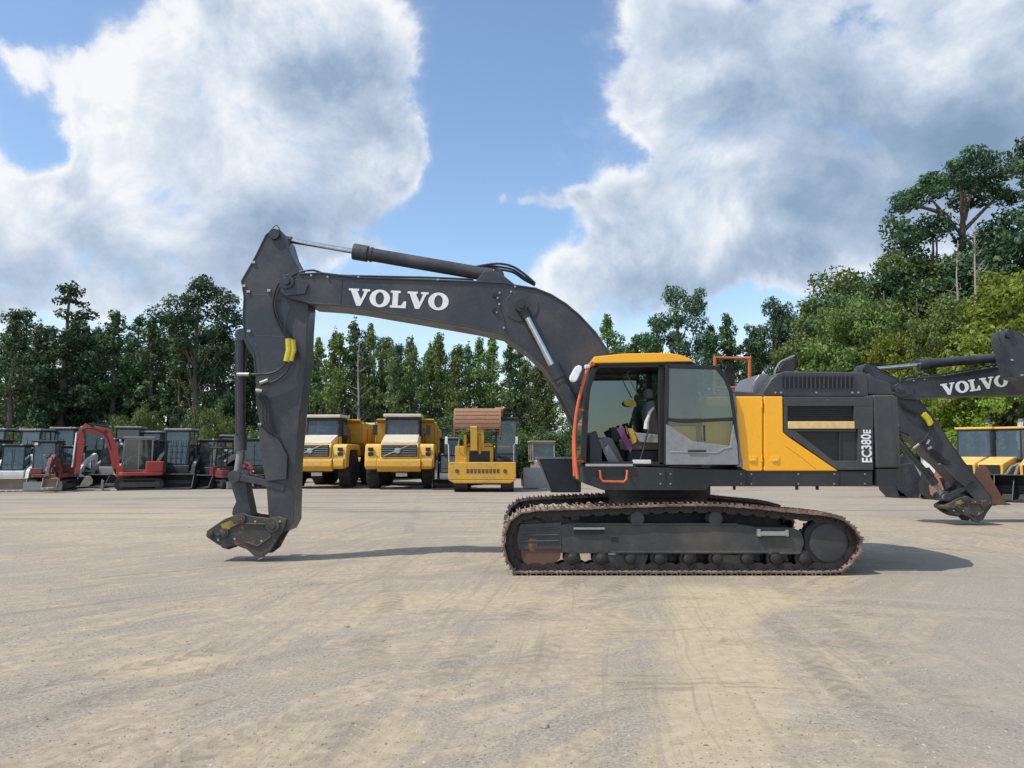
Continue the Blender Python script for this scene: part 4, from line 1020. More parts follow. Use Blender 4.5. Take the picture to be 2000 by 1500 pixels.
# ---- yellow excavator with the rusty bucket folded over its body
def midi():
    D = 36.6
    r = thing('excavator', 'yellow excavator facing the yard with a rusty bucket folded up above its body', 'excavator', (XG(948, D), D, 0), 0)
    for x in (-1.35, .75): track_simple(r, x, x+.6, 3.4, .72, mat='chain')
    m = MB(); m.box(-.8, .8, -1, 1, .3, .7); m.cyl((0, 0, .65), (0, 0, .95), .6, n=28); m.build('undercarriage', M['black'], r, bevel=.02)
    m = MB(); m.prismz([(-1.55, -1.6), (-1.45, -1.75), (1.3, -1.75), (1.42, -1.6), (1.42, 1.9), (.8, 2.3), (-.8, 2.3), (-1.55, 1.9)], .95, 1.18); bd = m.build('deck_frame', M['yellow2'], r, bevel=.03)
    m = MB(); m.box(-1.6, 1.44, -1.92, -1.76, .55, 1.35)
    m.prism([(-1.6, .55), (-1.35, .40), (1.2, .40), (1.44, .55)], -1.92, -1.78)
    bp = m.build('front_beam', M['yellow2'], r, bevel=.04)
    each('beam_port', M['rustplate'], bp, [(lambda mb, x=x: mb.cyl((x, -1.95, .95), (x, -1.9, .95), .09, n=14)) for x in (-1.2, .95)])
    m = MB()
    for k in range(9):
        x = -.78+k*.17; m.box(x, x+.12, -1.935, -1.915, .86, 1.04)
    m.build('beam_lettering', M['rustplate'], bp)
    m = MB(); m.box(-.85, .42, -1.55, 1.9, 1.18, 2.05); m.prism([(-.85, 2.05), (.42, 2.05), (.3, 2.22), (-.7, 2.22)], -1.5, .2); m.box(-1.5, 1.35, .9, 2.2, 1.18, 2.1)
    bd2 = m.build('body', M['yellow2'], r, bevel=.05)
    m = MB(); m.box(-.68, .26, -1.58, -1.53, 1.2, 1.84); m.build('front_grille', M['black'], bd2, bevel=.02)
    cab_box(r, .5, 1.52, -1.5, .5, 1.18, 3.3, 'slate2', 'slate2', slope=.15, glass='bglass', post=.08)
    m = MB()
    m.box(.56, 1.42, -1.45, -1.4, 1.2, 1.75); m.build('cab_lower_panel', M['slate2'], r)
    m = MB(); m.box(.58, .66, -1.25, -1.15, 3.38, 3.56); m.box(1.36, 1.44, -1.25, -1.15, 3.38, 3.56); m.box(.58, 1.44, -1.25, -1.15, 3.52, 3.58); m.build('roof_light_bar', M['black'], r, bevel=.02)
    b = tooth_boom(r, [(-.9, 1.6, .5), (-1.6, 2.5, .5), (-2.0, 3.1, .4)], 0, .38, 'yellow3', 'boom', -.2)
    tooth_boom(r, [(-2.1, 3.0, .35), (-1.9, 2.6, .4), (-1.75, 1.9, .3)], 0, .3, 'yellow3', 'arm', -.45)
    for x in (-.85, -.2): m = MB(); m.cyl((x, -1.5, 1.7), (x, -1.95, 2.6), .07, n=12); m.build('boom_cylinder', M['yellow2'], r)
    # rusty bucket upside down above the body
    m = MB(); pf = []
    for i in range(13):
        a = pi*(-.1)+pi*1.15*i/12; pf.append((-1.5-.72*cos(a)*1.0, 3.05+.74*sin(a)))
    inn = [(-1.5+(y+1.5)*.9, 3.05+(z-3.05)*.9) for y, z in pf]
    R = Matrix.Translation((-.25, 0, 0)) @ Matrix.Rotation(radians(-4), 4, 'Y')
    R = Matrix.Identity(4)
    m.prismx(pf+inn[::-1], -1.3, .70, R); m.prismx(pf+[(-1.4, 2.55), (-1.9, 2.45)], -1.36, -1.3); m.prismx(pf+[(-1.4, 2.55), (-1.9, 2.45)], .70, .76)
    for z in (2.72, 2.9, 3.08, 3.26, 3.44, 3.6):
        y = -1.5-.72*sqrt(max(0, 1-((z-3.05)/.74)**2))-.012; m.box(-1.29, .69, y, y+.06, z, z+.03)
    m.prismx([(-1.5, 3.75), (-1.3, 3.85), (-1.2, 3.4), (-1.5, 3.4)], .5, .85)
    m.build('bucket', M['rust'], r)
    for sx in (-1, 1):
        m = MB(); x0 = -1.6 if sx < 0 else 1.35
        m.tube([(x0, -1.5, 1.2), (x0-.02, -1.6, 2.1), (x0+sx*.12, -1.6, 2.3)], .025, 6); m.box(x0+sx*.12-.06, x0+sx*.12+.06, -1.63, -1.57, 2.15, 2.5); m.build('wing_mirror', M['white'], r, bevel=.02)
    m = MB(); m.box(-.62, -.44, -1.0, .9, .5, .62); m.build('hose_box', M['white'], r)
    m = MB(); m.tube(crom([(-.95, -1.5, 2.6), (-1.15, -1.75, 2.3), (-1.1, -1.7, 1.8), (-.9, -1.5, 1.6)], 4), .03, 6); m.build('hydraulic_hose', M['decal'], r)
midi()

# ---- pale dozer behind the tracks
def dozer(label, px, D, rz, col='mud'):
    r = thing('bulldozer', label, 'bulldozer', (XG(px, D), D, 0), rz)
    for x in (-1.0, .55): track_simple(r, x, x+.45, 2.6, .8, mat='chain')
    m = MB(); m.prismx([(-1.5, .6), (1.3, .6), (1.3, 1.3), (-.2, 1.4), (-1.4, 1.3)], -.5, .5); bd = m.build('hood', M[col], r, bevel=.05)
    m = MB(); m.box(-.4, .4, -1.52, -1.45, .7, 1.2); m.build('grille', M['black'], bd)
    cab_box(r, -.6, .6, .0, 1.3, 1.3, 2.3, 'mud', 'mud')
    m = MB(); m.prismx([(-2.1, .05), (-2.15, .5), (-2.05, 1.05), (-1.95, 1.05), (-2.03, .5), (-1.98, .05)], -1.4, 1.4)
    for x in (-.9, .8): m.box(x, x+.1, -2.0, 0, .4, .52)
    m.build('dozer_blade', M['concrete'], r, bevel=.01)
dozer('mud coloured bulldozer with a pale blade, right behind the toolbox of the big excavator', 1062, 40.0, radians(8))

# ---- compact machines at the left, front row then back rows
RED = 'compact machines parked along the left of the yard'
mini_excavator('dull red mini excavator with a black cab, its bucket down beside the white loader', 108, 36.4, radians(14), 'redd', closed=True, s=.92, roof='slate2', group=RED,
    boom=[(-.75, .95, .26), (-1.15, 1.45, .3), (-1.7, 1.7, .28), (-2.3, 1.35, .2)], arm=[(-2.1, 1.65, .16), (-2.3, 1.3, .24), (-2.5, .75, .15)])
mini_excavator('bright red mini excavator with a tall bent boom reaching left to its bucket', 274, 37.4, radians(-63), 'red', closed=True, s=1.0, group=RED, frame='grey', roof='grey', blade='grey',
    boom=[(-1.0, 1.0, .30), (-1.15, 1.9, .40), (-1.5, 2.75, .42), (-2.5, 2.86, .22)], arm=[(-2.3, 3.1, .16), (-2.48, 2.8, .32), (-2.6, .75, .18)], bpos=.1)
track_loader('white compact loader with an open pale bucket at the left edge of the yard', 38, 36.8, radians(12), 'white', 'white', bucket='mud', group=RED, s=.97, hi=.1)
track_loader('black compact loader seen from the side edge of the frame, behind the white loader', -14, 39.8, radians(-10), 'slate2', 'slate2', group=RED, s=1.15)
track_loader('white hooded loader behind the two red excavators', 140, 39.6, radians(8), 'white', 'white', group=RED, roof='slate2')
track_loader('dark loader with a tall glass door right of the bright red excavator', 356, 39.4, radians(6), 'slate2', 'slate2', group=RED, s=1.2, hi=.35, roof='grey', guard=True)
track_loader('pale grey loader just right of the tall red boom', 238, 40.6, radians(-20), 'grey', 'concrete', group=RED, s=1.1, hi=.15)
track_loader('red loader with grey arms between the white edge loader and the dull red excavator', 72, 38.4, radians(32), 'red', 'grey', group=RED, s=.95, roof='grey')
mini_excavator('white mini excavator behind the body of the bright red excavator', 322, 40.6, radians(-40), 'white', closed=True, s=.95, group=RED, roof='slate2',
    boom=[(-.75, .95, .26), (-1.1, 1.5, .3), (-1.6, 1.75, .28), (-2.1, 1.4, .2)], arm=[(-1.95, 1.65, .16), (-2.15, 1.35, .24), (-2.3, .75, .15)])
mini_excavator('red mini excavator in front of the dark loaders left of the hanging cylinder', 444, 38.6, radians(50), 'redd', closed=False, s=.8, group=RED, roof='slate2',
    boom=[(-.75, .95, .26), (-1.1, 1.3, .3), (-1.6, 1.5, .28), (-2.0, 1.2, .2)], arm=[(-1.9, 1.45, .16), (-2.05, 1.2, .24), (-2.1, .7, .15)])
track_loader('white loader with a pale roof just left of the hanging bucket cylinder', 404, 41.5, radians(10), 'white', 'white', group=RED, s=1.05, roof='grey')
track_loader('white compact loader half hidden behind the grey cab of the bright red excavator', 296, 42.6, radians(-14), 'white', 'white', group=RED)
track_loader('dark loader with one pale side panel left of the hanging bucket cylinder', 424, 39.8, radians(-16), 'slate2', 'concrete', group=RED, s=1.1, hi=.1)
track_loader('dark loader right behind the arm of the big excavator', 500, 40.2, radians(14), 'slate2', 'concrete', group=RED, s=1.12, hi=.1)
BK = 'dark cabs in the row behind the compact machines'
for px, D, s_, hi_, lb in ((80, 44, 1.25, .35, 'dark cab with a grey roof behind the red mini excavator'), (135, 45, 1.3, .35, 'dark cab in the back row just left of the tall red boom'),
        (185, 44.5, 1.3, .4, 'dark cab in the back row framed by the tall red boom'), (255, 45.5, 1.3, .4, 'dark cab in the back row behind the grey cab of the bright red excavator'),
        (4, 45, 1.3, .3, 'dark cab at the far left of the back row'), (300, 46, 1.2, .4, 'dark cab in the back row behind the half hidden white loader'),
        (455, 45.5, 1.2, .2, 'dark machine in the back row beside the bucket cylinder'), (540, 45.5, 1.15, .2, 'dark machine just left of the dump trucks'),
        (872, 44, 1.15, .15, 'dark loader between the right dump truck and the small yellow excavator')):
    track_loader(lb, px, D, radians(random.uniform(-38, 38)), 'slate2', 'slate2', group=BK, s=s_, hi=hi_, roof='grey')
track_loader('white compact loader squeezed between the right dump truck and the yellow excavator', 876, 38.6, radians(5), 'white', 'white', group=RED, s=.8)

# ---- backhoe loaders at the right edge
def backhoe(label, px, D, rz, group='yellow loaders at the right edge of the yard', bcol='rustplate', low=0.0):
    r = thing('backhoe_loader', label, 'loader', (XG(px, D), D, 0), rz, group)
    for y, rad, w in ((-1.1, .45, .32), (1.1, .72, .45)):
        for sx in (-1, 1):
            m = MB(); m.lathe([(rad*.5,-w/2),(rad*.9,-w/2),(rad,-w*.35),(rad,w*.35),(rad*.9,w/2),(rad*.5,w/2)], (sx*.88, y, rad), 'X', 24)
            w_ = m.build('wheel', M['rubber'], r)
            m = MB(); m.lathe([(.1,-w*.2),(rad*.5,-w*.35),(rad*.52,0),(rad*.5,w*.35),(.1,w*.2)], (sx*.88, y, rad), 'X', 18); m.build('rim', M['cream'], w_)
    m = MB(); m.prismx([(-1.95, .75), (-1.9, 1.35), (-.4, 1.6), (.1, 1.6), (1.5, 1.5), (1.5, .7)], -.45, .45); m.box(-.9, .9, .4, 1.6, 1.3, 1.42); bd = m.build('body', M['yellow3'], r, bevel=.05)
    m = MB(); m.box(-.35, .35, -1.98, -1.93, .85, 1.3); m.build('grille', M['black'], bd)
    m = MB(); m.box(-.5, .5, -1.9, 1.9, .5, .75); m.build('chassis', M['black'], r)
    cab_box(r, -.62, .62, -.1, 1.15, 1.45, 2.72, 'black', 'yellow3', slope=.15, glass='bglass')
    for sx in (-1, 1):
        tooth_boom(r, [(-.3, 1.3, .16), (-1.3, 1.15, .2), (-2.2, .85-low*.3, .18), (-2.75, .35, .16)], 0, .1, 'grey', 'loader_arm', sx*.58)
        m = MB(); m.cyl((sx*.58, -1.3, 1.25), (sx*.58, -2.6, .75), .05, n=10); m.build('lift_cylinder', M['silver'], r)
    m = MB(); bucket_mesh(m, 2.2, .95, .95, M_=Matrix.Translation((0, -3.5, .03))); m.build('bucket', M[bcol], r)
    tooth_boom(r, [(1.7, .9, .3), (2.1, 2.2, .3), (2.5, 3.1, .2)], 0, .22, 'grey', 'backhoe_boom'); tooth_boom(r, [(2.45, 3.2, .2), (2.6, 1.6, .22)], 0, .18, 'grey', 'backhoe_arm')
    return r
backhoe('yellow loader with a brown bucket on the ground, first right of the tucked-in arm', 1903, 31.5, radians(-44))
backhoe('yellow loader with blue tinted glass, second right of the tucked-in arm', 1962, 31.0, radians(-48), bcol='slate2')
backhoe('yellow loader cut off by the right edge of the frame', 2030, 30.0, radians(-40), bcol='slate2')
# ---- loose buckets on the ground and pale boxes
def loose_bucket(label, px, D, rz, w, d, h, mat, tilt=0.0):
    r = thing('bucket', label, 'bucket', (XG(px, D), D, 0.01), rz, 'loose buckets lying behind the counterweight')
    m = MB(); R = Matrix.Rotation(tilt, 4, 'X')
    bucket_mesh(m, w, d, h, M_=R)
    sh = m.build('shell', M[mat], r)
    for x in (-.22, .16): m = MB(); m.prismx([(d*.35, h), (d*.9, h*.85), (d*.8, h+.25), (d*.55, h+.3)], x, x+.05); m.build('ear', M[mat], r, bevel=.006)
    return r
loose_bucket('dark bucket nearest the counterweight, on its base with its mouth to the yard', 1772, 30.5, radians(24), 1.0, 1.0, 1.15, 'slate2')
loose_bucket('dark bucket with a plain slanted side plate in the middle of the loose buckets', 1806, 30.8, radians(78), 1.1, 1.3, 1.35, 'slate')
loose_bucket('dark narrow bucket behind the tucked-in arm', 1842, 29.5, radians(60), .8, .9, .9, 'slate2')
loose_bucket('rust coloured bucket under the tucked-in arm', 1862, 28.6, radians(20), .7, .8, .85, 'rust')
loose_bucket('pale bucket left of the tucked-in arm, standing further back than the dark ones', 1786, 36.5, radians(-10), 1.2, .9, 1.2, 'white')
track_loader('dark loader between the two yellow loaders, further back', 1932, 36.0, radians(-30), 'slate2', 'grey', group='machines in the right back row', s=1.15)
track_loader('dark loader behind the yellow loader at the right frame edge', 1998, 36.5, radians(-20), 'slate2', 'slate2', group='machines in the right back row', s=1.2, hi=.2)
loose_bucket('dark bucket on its back in front of the yellow loaders', 1925, 26.5, radians(70), 1.2, 1.2, 1.1, 'slate2')
loose_bucket('brown bucket in front of the yellow loaders beside the dark one', 1958, 26.6, radians(62), .8, 1.0, 1.0, 'rustplate')
b_ = thing('trailer_box', 'pale box body standing behind the tucked-in arm left of the yellow loaders', 'trailer', (XG(1866, 36), 36, 0), radians(12))
m = MB(); m.box(-.9, .9, -1.2, 1.2, .6, 2.35); m.build('box_body', M['white'], b_, bevel=.03)
for y in (-.6, .6):
    for sx in (-1, 1):
        m = MB(); m.lathe([(.1,-.1),(.3,-.1),(.33,-.07),(.33,.07),(.3,.1),(.1,.1)], (sx*.8, y, .33), 'X', 20); m.build('wheel', M['rubber'], b_)
m = MB(); m.box(-.3, .3, -1.9, -1.2, .5, .6); m.build('drawbar', M['black'], b_)
# ================================================================== TREES
def leafmat(name, c0, c1, trans=0.35):
    m, nt, o = newmat(name)
    g = N(nt, 'ShaderNodeNewGeometry'); oi = N(nt, 'ShaderNodeObjectInfo')
    c = mixc(nt, g.outputs['Random Per Island'], c0, c1)
    v = ramp(nt, oi.outputs['Random'], 0, 1, .75, 1.3, False)
    tc = N(nt, 'ShaderNodeTexCoord')
    k = ramp(nt, noi(nt, tc.outputs['Object'], .55, 3, .6), .3, .7, .72, 1.3)
    c = mixc(nt, 1.0, c, mth(nt, 'MULTIPLY', v, k), 'MULTIPLY')
    hs = N(nt, 'ShaderNodeHueSaturation', _Saturation=1.0); nt.links.new(c, hs.inputs['Color'])
    nt.links.new(ramp(nt, oi.outputs['Random'], 0, 1, .485, .52, False), hs.inputs['Hue'])
    d = N(nt, 'ShaderNodeBsdfDiffuse'); t = N(nt, 'ShaderNodeBsdfTranslucent'); nt.links.new(hs.outputs[0], d.inputs[0]); nt.links.new(hs.outputs[0], t.inputs[0])
    gl = N(nt, 'ShaderNodeBsdfGlossy', _Roughness=.5); gl.inputs[0].default_value = (.5, .55, .5, 1)
    a = N(nt, 'ShaderNodeMixShader'); a.inputs[0].default_value = trans; nt.links.new(d.outputs[0], a.inputs[1]); nt.links.new(t.outputs[0], a.inputs[2])
    b = N(nt, 'ShaderNodeMixShader'); b.inputs[0].default_value = .05; nt.links.new(a.outputs[0], b.inputs[1]); nt.links.new(gl.outputs[0], b.inputs[2])
    nt.links.new(b.outputs[0], o.inputs[0]); return m
M['pine'] = leafmat('pine_needles', (.062, .115, .050), (.135, .205, .080), .32)
M['pine2'] = leafmat('dark_needles', (.036, .080, .040), (.090, .155, .065), .28)
M['leaf'] = leafmat('green_leaves', (.09, .155, .038), (.205, .275, .065), .38)
M['leafp'] = leafmat('pale_leaves', (.095, .15, .05), (.20, .27, .095), .38)
M['lime'] = leafmat('lime_leaves', (.14, .195, .018), (.28, .33, .04), .42)
M['olive'] = leafmat('olive_leaves', (.090, .135, .032), (.18, .225, .06), .38)
M['bark'] = paint('bark', (.13, .10, .08), .9, dirt=.4, dirtcol=(.2, .17, .14), scale=3, bump=.03, up=0)
M['deadwood'] = paint('dead_bark', (.34, .30, .26), .9, dirt=.3, dirtcol=(.25, .22, .18), scale=3, bump=.02, up=0)

def leaves(puffs, size, dens, rnd, flat=.0, clump=3):
    """leaf quads spread over the shells of many puffs (x,y,z,r,squash)"""
    V = []; Fc = []
    for (x, y, z, r, sq) in puffs:
        n = max(12, int(dens*r*r))
        for _ in range(n):
            # random point, denser near the shell
            while True:
                a, b, c = rnd.uniform(-1, 1), rnd.uniform(-1, 1), rnd.uniform(-1, 1)
                l = a*a+b*b+c*c
                if .05 < l < 1: break
            l = sqrt(l); k = rnd.uniform(.55, 1.08)/l if rnd.random() < .75 else 1
            nx, ny, nz = a/l, b/l, c/l
            px, py, pz = x+a*k*r, y+b*k*r, z+c*k*r*sq
            s = size*rnd.uniform(.6, 1.35)
            # orientation: outward normal with strong jitter
            ox, oy, oz = nx+rnd.gauss(0, .7), ny+rnd.gauss(0, .7), nz+rnd.gauss(0, .7)+.35
            nv = Vector((ox, oy, oz)).normalized(); u = nv.orthogonal().normalized(); w = nv.cross(u); th_ = rnd.uniform(0, 6.28)
            uu = u*cos(th_)+w*sin(th_); ww = nv.cross(uu)
            o = len(V); p = Vector((px, py, pz)); el = rnd.uniform(.35, .75)
            V += [p-uu*s, p-ww*s*el, p+uu*s, p+ww*s*el]; Fc.append((o, o+1, o+2, o+3))
    return V, Fc
def limb(mb, p0, p1, r0, r1, rnd, seg=4, sag=.0):
    p0, p1 = Vector(p0), Vector(p1); L_ = (p1-p0).length; pts = []; rr = []
    for i in range(seg+1):
        t = i/seg; p = p0.lerp(p1, t)+Vector((rnd.uniform(-1, 1), rnd.uniform(-1, 1), rnd.uniform(-.6, .6)))*L_*.04*(t > 0 and t < 1)+Vector((0, 0, -sag*sin(pi*t)*L_))
        pts.append(p); rr.append(r0+(r1-r0)*t)
    mb.tube(pts, 0, 6, radii=rr)
def make_tree(kind, seed, leafm, h, w, bark='bark', size=.115, dens=330):
    rnd = random.Random(seed); puffs = []; tk = MB()
    lean = Vector((rnd.uniform(-.03, .03)*h, rnd.uniform(-.03, .03)*h, 0))
    tr = [Vector((0, 0, -.1))]+[lean*(i/6)+Vector((rnd.uniform(-.1, .1), rnd.uniform(-.1, .1), h*.94*i/6)) for i in range(1, 7)]
    r0 = .018*h+.05
    tk.tube(tr, 0, 8, radii=[r0*(1-.86*i/6) for i in range(7)])
    def on(t): i = min(int(t*6), 5); return tr[i].lerp(tr[i+1], t*6-i)
    if kind == 'conifer':
        lv = 0.2+rnd.uniform(0, .12)
        t = lv
        while t < .97:
            k = rnd.randint(3, 5); a0 = rnd.uniform(0, 6.28); rad = w/2*(1-t)**.62*1.35*(0.7+rnd.random()*.5)
            rad = min(rad, w/2*1.1)
            for i in range(k):
                if rnd.random() < .13: continue
                a = a0+2*pi*i/k+rnd.uniform(-.4, .4); rr = rad*rnd.uniform(.6, 1.15); p = on(t); e = p+Vector((cos(a)*rr, sin(a)*rr, rr*rnd.uniform(.0, .35)))
                limb(tk, p, e, .05, .015, rnd, 3)
                m_ = max(1, int(rr/.55))
                for j in range(m_):
                    q = p.lerp(e, (j+1.1)/(m_+.1)); puffs.append((q.x+rnd.uniform(-.2, .2), q.y+rnd.uniform(-.2, .2), q.z+rnd.uniform(-.1, .25), rnd.uniform(.38, .72), .62))
            t += rnd.uniform(.035, .06)
        p = on(.98); puffs += [(p.x, p.y, p.z, .4, 1.3), (p.x, p.y, p.z-.5, .55, 1)]
    elif kind == 'spire':                     # slender upright tree: short ascending sprays right down the stem
        t = rnd.uniform(.10, .16)
        while t < .985:
            k = rnd.randint(2, 4); a0 = rnd.uniform(0, 6.28); rad = w/2*min(1, (1-t)*1.35+.03)*rnd.uniform(.65, 1.1)*(.8 if t < .25 else 1)
            for i in range(k):
                if rnd.random() < .24: continue
                a = a0+2*pi*i/k+rnd.uniform(-.5, .5); rr = rad*rnd.uniform(.35, 1.3); p = on(t); e = p+Vector((cos(a)*rr, sin(a)*rr, rr*rnd.uniform(.35, .9)))
                limb(tk, p, e, .035, .01, rnd, 3)
                for j in range(2): q = p.lerp(e, .45+.55*j); puffs.append((q.x+rnd.uniform(-.15, .15), q.y+rnd.uniform(-.15, .15), q.z+rnd.uniform(-.1, .3), rnd.uniform(.22, .52), rnd.uniform(.7, 1.2)))
                if rnd.random() < .5: q = p.lerp(e, 1.25); puffs.append((q.x, q.y, q.z+.1, rnd.uniform(.14, .26), 1))
            t += rnd.uniform(.026, .045)
        p = on(.99); puffs += [(p.x, p.y, p.z+.1, .25, 1.8), (p.x, p.y, p.z-.35, .35, 1.4)]
    elif kind in ('round', 'broad', 'bushy', 'umbrella'):
        zc, rz_, base = {'round': (.76, .24, .5), 'broad': (.60, .40, .2), 'bushy': (.50, .50, .02), 'umbrella': (.88, .11, .6)}[kind]
        nl = {'round': 34, 'broad': 60, 'bushy': 70, 'umbrella': 46}[kind]
        lumps = [(rnd.uniform(0, 6.28), rnd.uniform(-.9, .9), rnd.uniform(.75, 1.12)) for _ in range(7)]
        for i in range(nl):
            while True:
                a, b, c = rnd.uniform(-1, 1), rnd.uniform(-1, 1), rnd.uniform(-1, 1); l = a*a+b*b+c*c
                if l < 1: break
            l = sqrt(l); k = (l**.4)/l
            az = atan2(b, a); sc_ = 1
            for la, lz, ls in lumps:
                if abs((az-la+pi) % (2*pi)-pi) < .7 and abs(c-lz) < .5: sc_ = ls
            k *= sc_
            zz = zc+c*k*rz_
            if kind == 'umbrella' and c < 0: zz = zc+c*k*rz_*.5
            wid = 1.0
            if kind == 'bushy': wid = .75+.3*(1-abs(c))
            p = Vector((a*k*w/2*wid, b*k*w/2*wid, zz*h)); pr = rnd.uniform(.55, 1.05)*(w/5.5)**.5
            puffs.append((p.x, p.y, p.z, pr, .7)); 
            if i % 2 == 0: 
                st = on(max(.12, min(.93, (zz-.18-.1*rnd.random())))); limb(tk, st, p, .035*w/4+.02, .012, rnd, 3, -.05)
            if l > .6 and rnd.random() < .6:
                d = Vector((a, b, c*.6)).normalized(); puffs.append((p.x+d.x*pr*.9, p.y+d.y*pr*.9, p.z+d.z*pr*.9, pr*.55, .75))
    if kind == 'arch':                       # wind-bent flat topped pine: bare limbs below, a bowed canopy above
        q = lambda px, py: Vector(((px-1905)/1500*46, 0, W(px, py, 46)[2]))
        tk = MB(); base = [Vector((0, 0, -.1)), Vector((.1, 0, 6)), Vector((-.1, .1, 11)), q(1902, 470), q(1905, 430), q(1912, 380)]
        tk.tube(base, 0, 8, radii=[.34, .3, .25, .2, .16, .08])
        can = [(1788,404,.7),(1800,392,.9),(1815,378,1.0),(1832,364,1.1),(1850,352,1.1),(1870,340,1.2),(1890,334,1.2),(1912,330,1.2),(1935,332,1.2),(1957,340,1.1),(1978,352,1.1),(1996,368,1.0),(2012,385,.9),(1880,365,.9),(1945,372,.9),(1970,385,.8),(1925,360,1.0),(1850,378,.6)]
        for px, py, rr_ in can:
            c0_ = q(px, py)
            for k in range(5): puffs.append((c0_.x+rnd.uniform(-.5, .5), rnd.uniform(-3.2, 3.2)*(.5+rr_*.4), c0_.z+rnd.uniform(-.35, .3), rr_*rnd.uniform(.45, .75), .55))
        for a_, b_ in (((1904,465),(1860,415)),((1860,415),(1805,396)),((1880,440),(1850,375)),((1906,440),(1885,355)),((1908,430),(1945,360)),((1906,450),(1975,380)),((1975,380),(2005,378))):
            limb(tk, q(*a_), q(*b_)+Vector((0, rnd.uniform(-1, 1), 0)), .13, .06, rnd, 4, -.03)
    V, Fc = leaves(puffs, size, dens, rnd)
    me = bpy.data.meshes.new('crown'); me.from_pydata([tuple(v) for v in V], [], Fc); me.materials.append(M[leafm])
    root = thing('tree', 'tree', 'tree')
    cr = bpy.data.objects.new('crown', me); COL.objects.link(cr); cr.parent = root
    tk.build('trunk', M[bark], root, smooth=60)
    return root
protos = {
 'con1': make_tree('conifer', 1, 'pine', 13, 5.2), 'con2': make_tree('conifer', 2, 'pine2', 13, 4.6), 'con3': make_tree('conifer', 3, 'pine', 12, 5.6),
 'rnd1': make_tree('round', 4, 'pine2', 14, 5.4, size=.11, dens=420), 'brd1': make_tree('broad', 5, 'leaf', 11, 5.6), 'brd2': make_tree('broad', 6, 'leaf', 11, 4.8), 'brd3': make_tree('broad', 16, 'pine', 12, 6.0), 'spr1': make_tree('spire', 31, 'leaf', 12, 5.6), 'spr2': make_tree('spire', 32, 'leafp', 12, 6.2), 'spr3': make_tree('spire', 33, 'pine', 13, 6.2), 'spr4': make_tree('spire', 34, 'pine', 13, 5.2),
 'umb1': make_tree('arch', 7, 'pine2', 16, 9.5, size=.10, dens=380), 'dk1': make_tree('broad', 8, 'pine2', 13, 6.5, size=.11, dens=380), 'lime1': make_tree('bushy', 9, 'lime', 9, 6.5, size=.105, dens=340), 'oli1': make_tree('broad', 10, 'olive', 11, 6.0, size=.105, dens=340),
 'bush1': make_tree('bushy', 11, 'leaf', 3.4, 4.0, size=.075, dens=480), 'bush2': make_tree('bushy', 12, 'olive', 3.2, 4.2, size=.07, dens=480), 'bush3': make_tree('bushy', 13, 'pine', 4.6, 4.4, size=.08, dens=440)}
hts = {'con1': 13, 'con2': 13, 'con3': 12, 'rnd1': 14, 'brd1': 11, 'brd2': 11, 'brd3': 12, 'spr1': 12, 'spr2': 12, 'spr3': 13, 'spr4': 13, 'umb1': 16, 'dk1': 13, 'lime1': 9, 'oli1': 11, 'bush1': 3.4, 'bush2': 3.2, 'bush3': 4.6}
used = set(); tree_no = 0
KN = {'spr': ('tree', 'slender upright tree'), 'con': ('pine_tree', 'feathery dark pine'), 'rnd': ('pine_tree', 'round headed pine on a bare trunk'), 'brd': ('tree', 'leafy green tree'), 'umb': ('pine_tree', 'broad flat topped pine'), 'dk1': ('tree', 'dense dark green tree'), 'lime': ('tree', 'bright yellow green leafy tree'), 'oli': ('tree', 'olive green vine covered tree'), 'bus': ('bush', 'low bush')}
def put_tree(kind, px, D, top=None, wid=1.0, label=None, group='trees around the yard', h=None):
    X = XG(px, D); base = protos[kind]
    hh = h if h else (W(px, top, D)[2])
    if kind.startswith('con'): hh *= 1.05
    s = hh/hts[kind]
    key = next(k for k in KN if kind.startswith(k)); nm, ds = KN[key]
    o = base if kind not in used else None
    loc = (X, D, 0); rz = 0 if kind == 'umb1' else random.uniform(0, 6.28)
    if o is None: o = copy_thing(base, loc, rz, ds)
    used.add(kind)
    o.name = nm; o.location = loc; o.rotation_euler = (0, 0, rz); sw = (s*.5+.5*min(s, 1.25))*wid
    if kind == 'umb1': s = sw = 1.0
    o.scale = (sw, sw, s)
    o['label'] = label or ds; o['group'] = group; o['category'] = 'bush' if nm == 'bush' else 'tree'
    return o
G1 = 'trees along the far side of the yard'
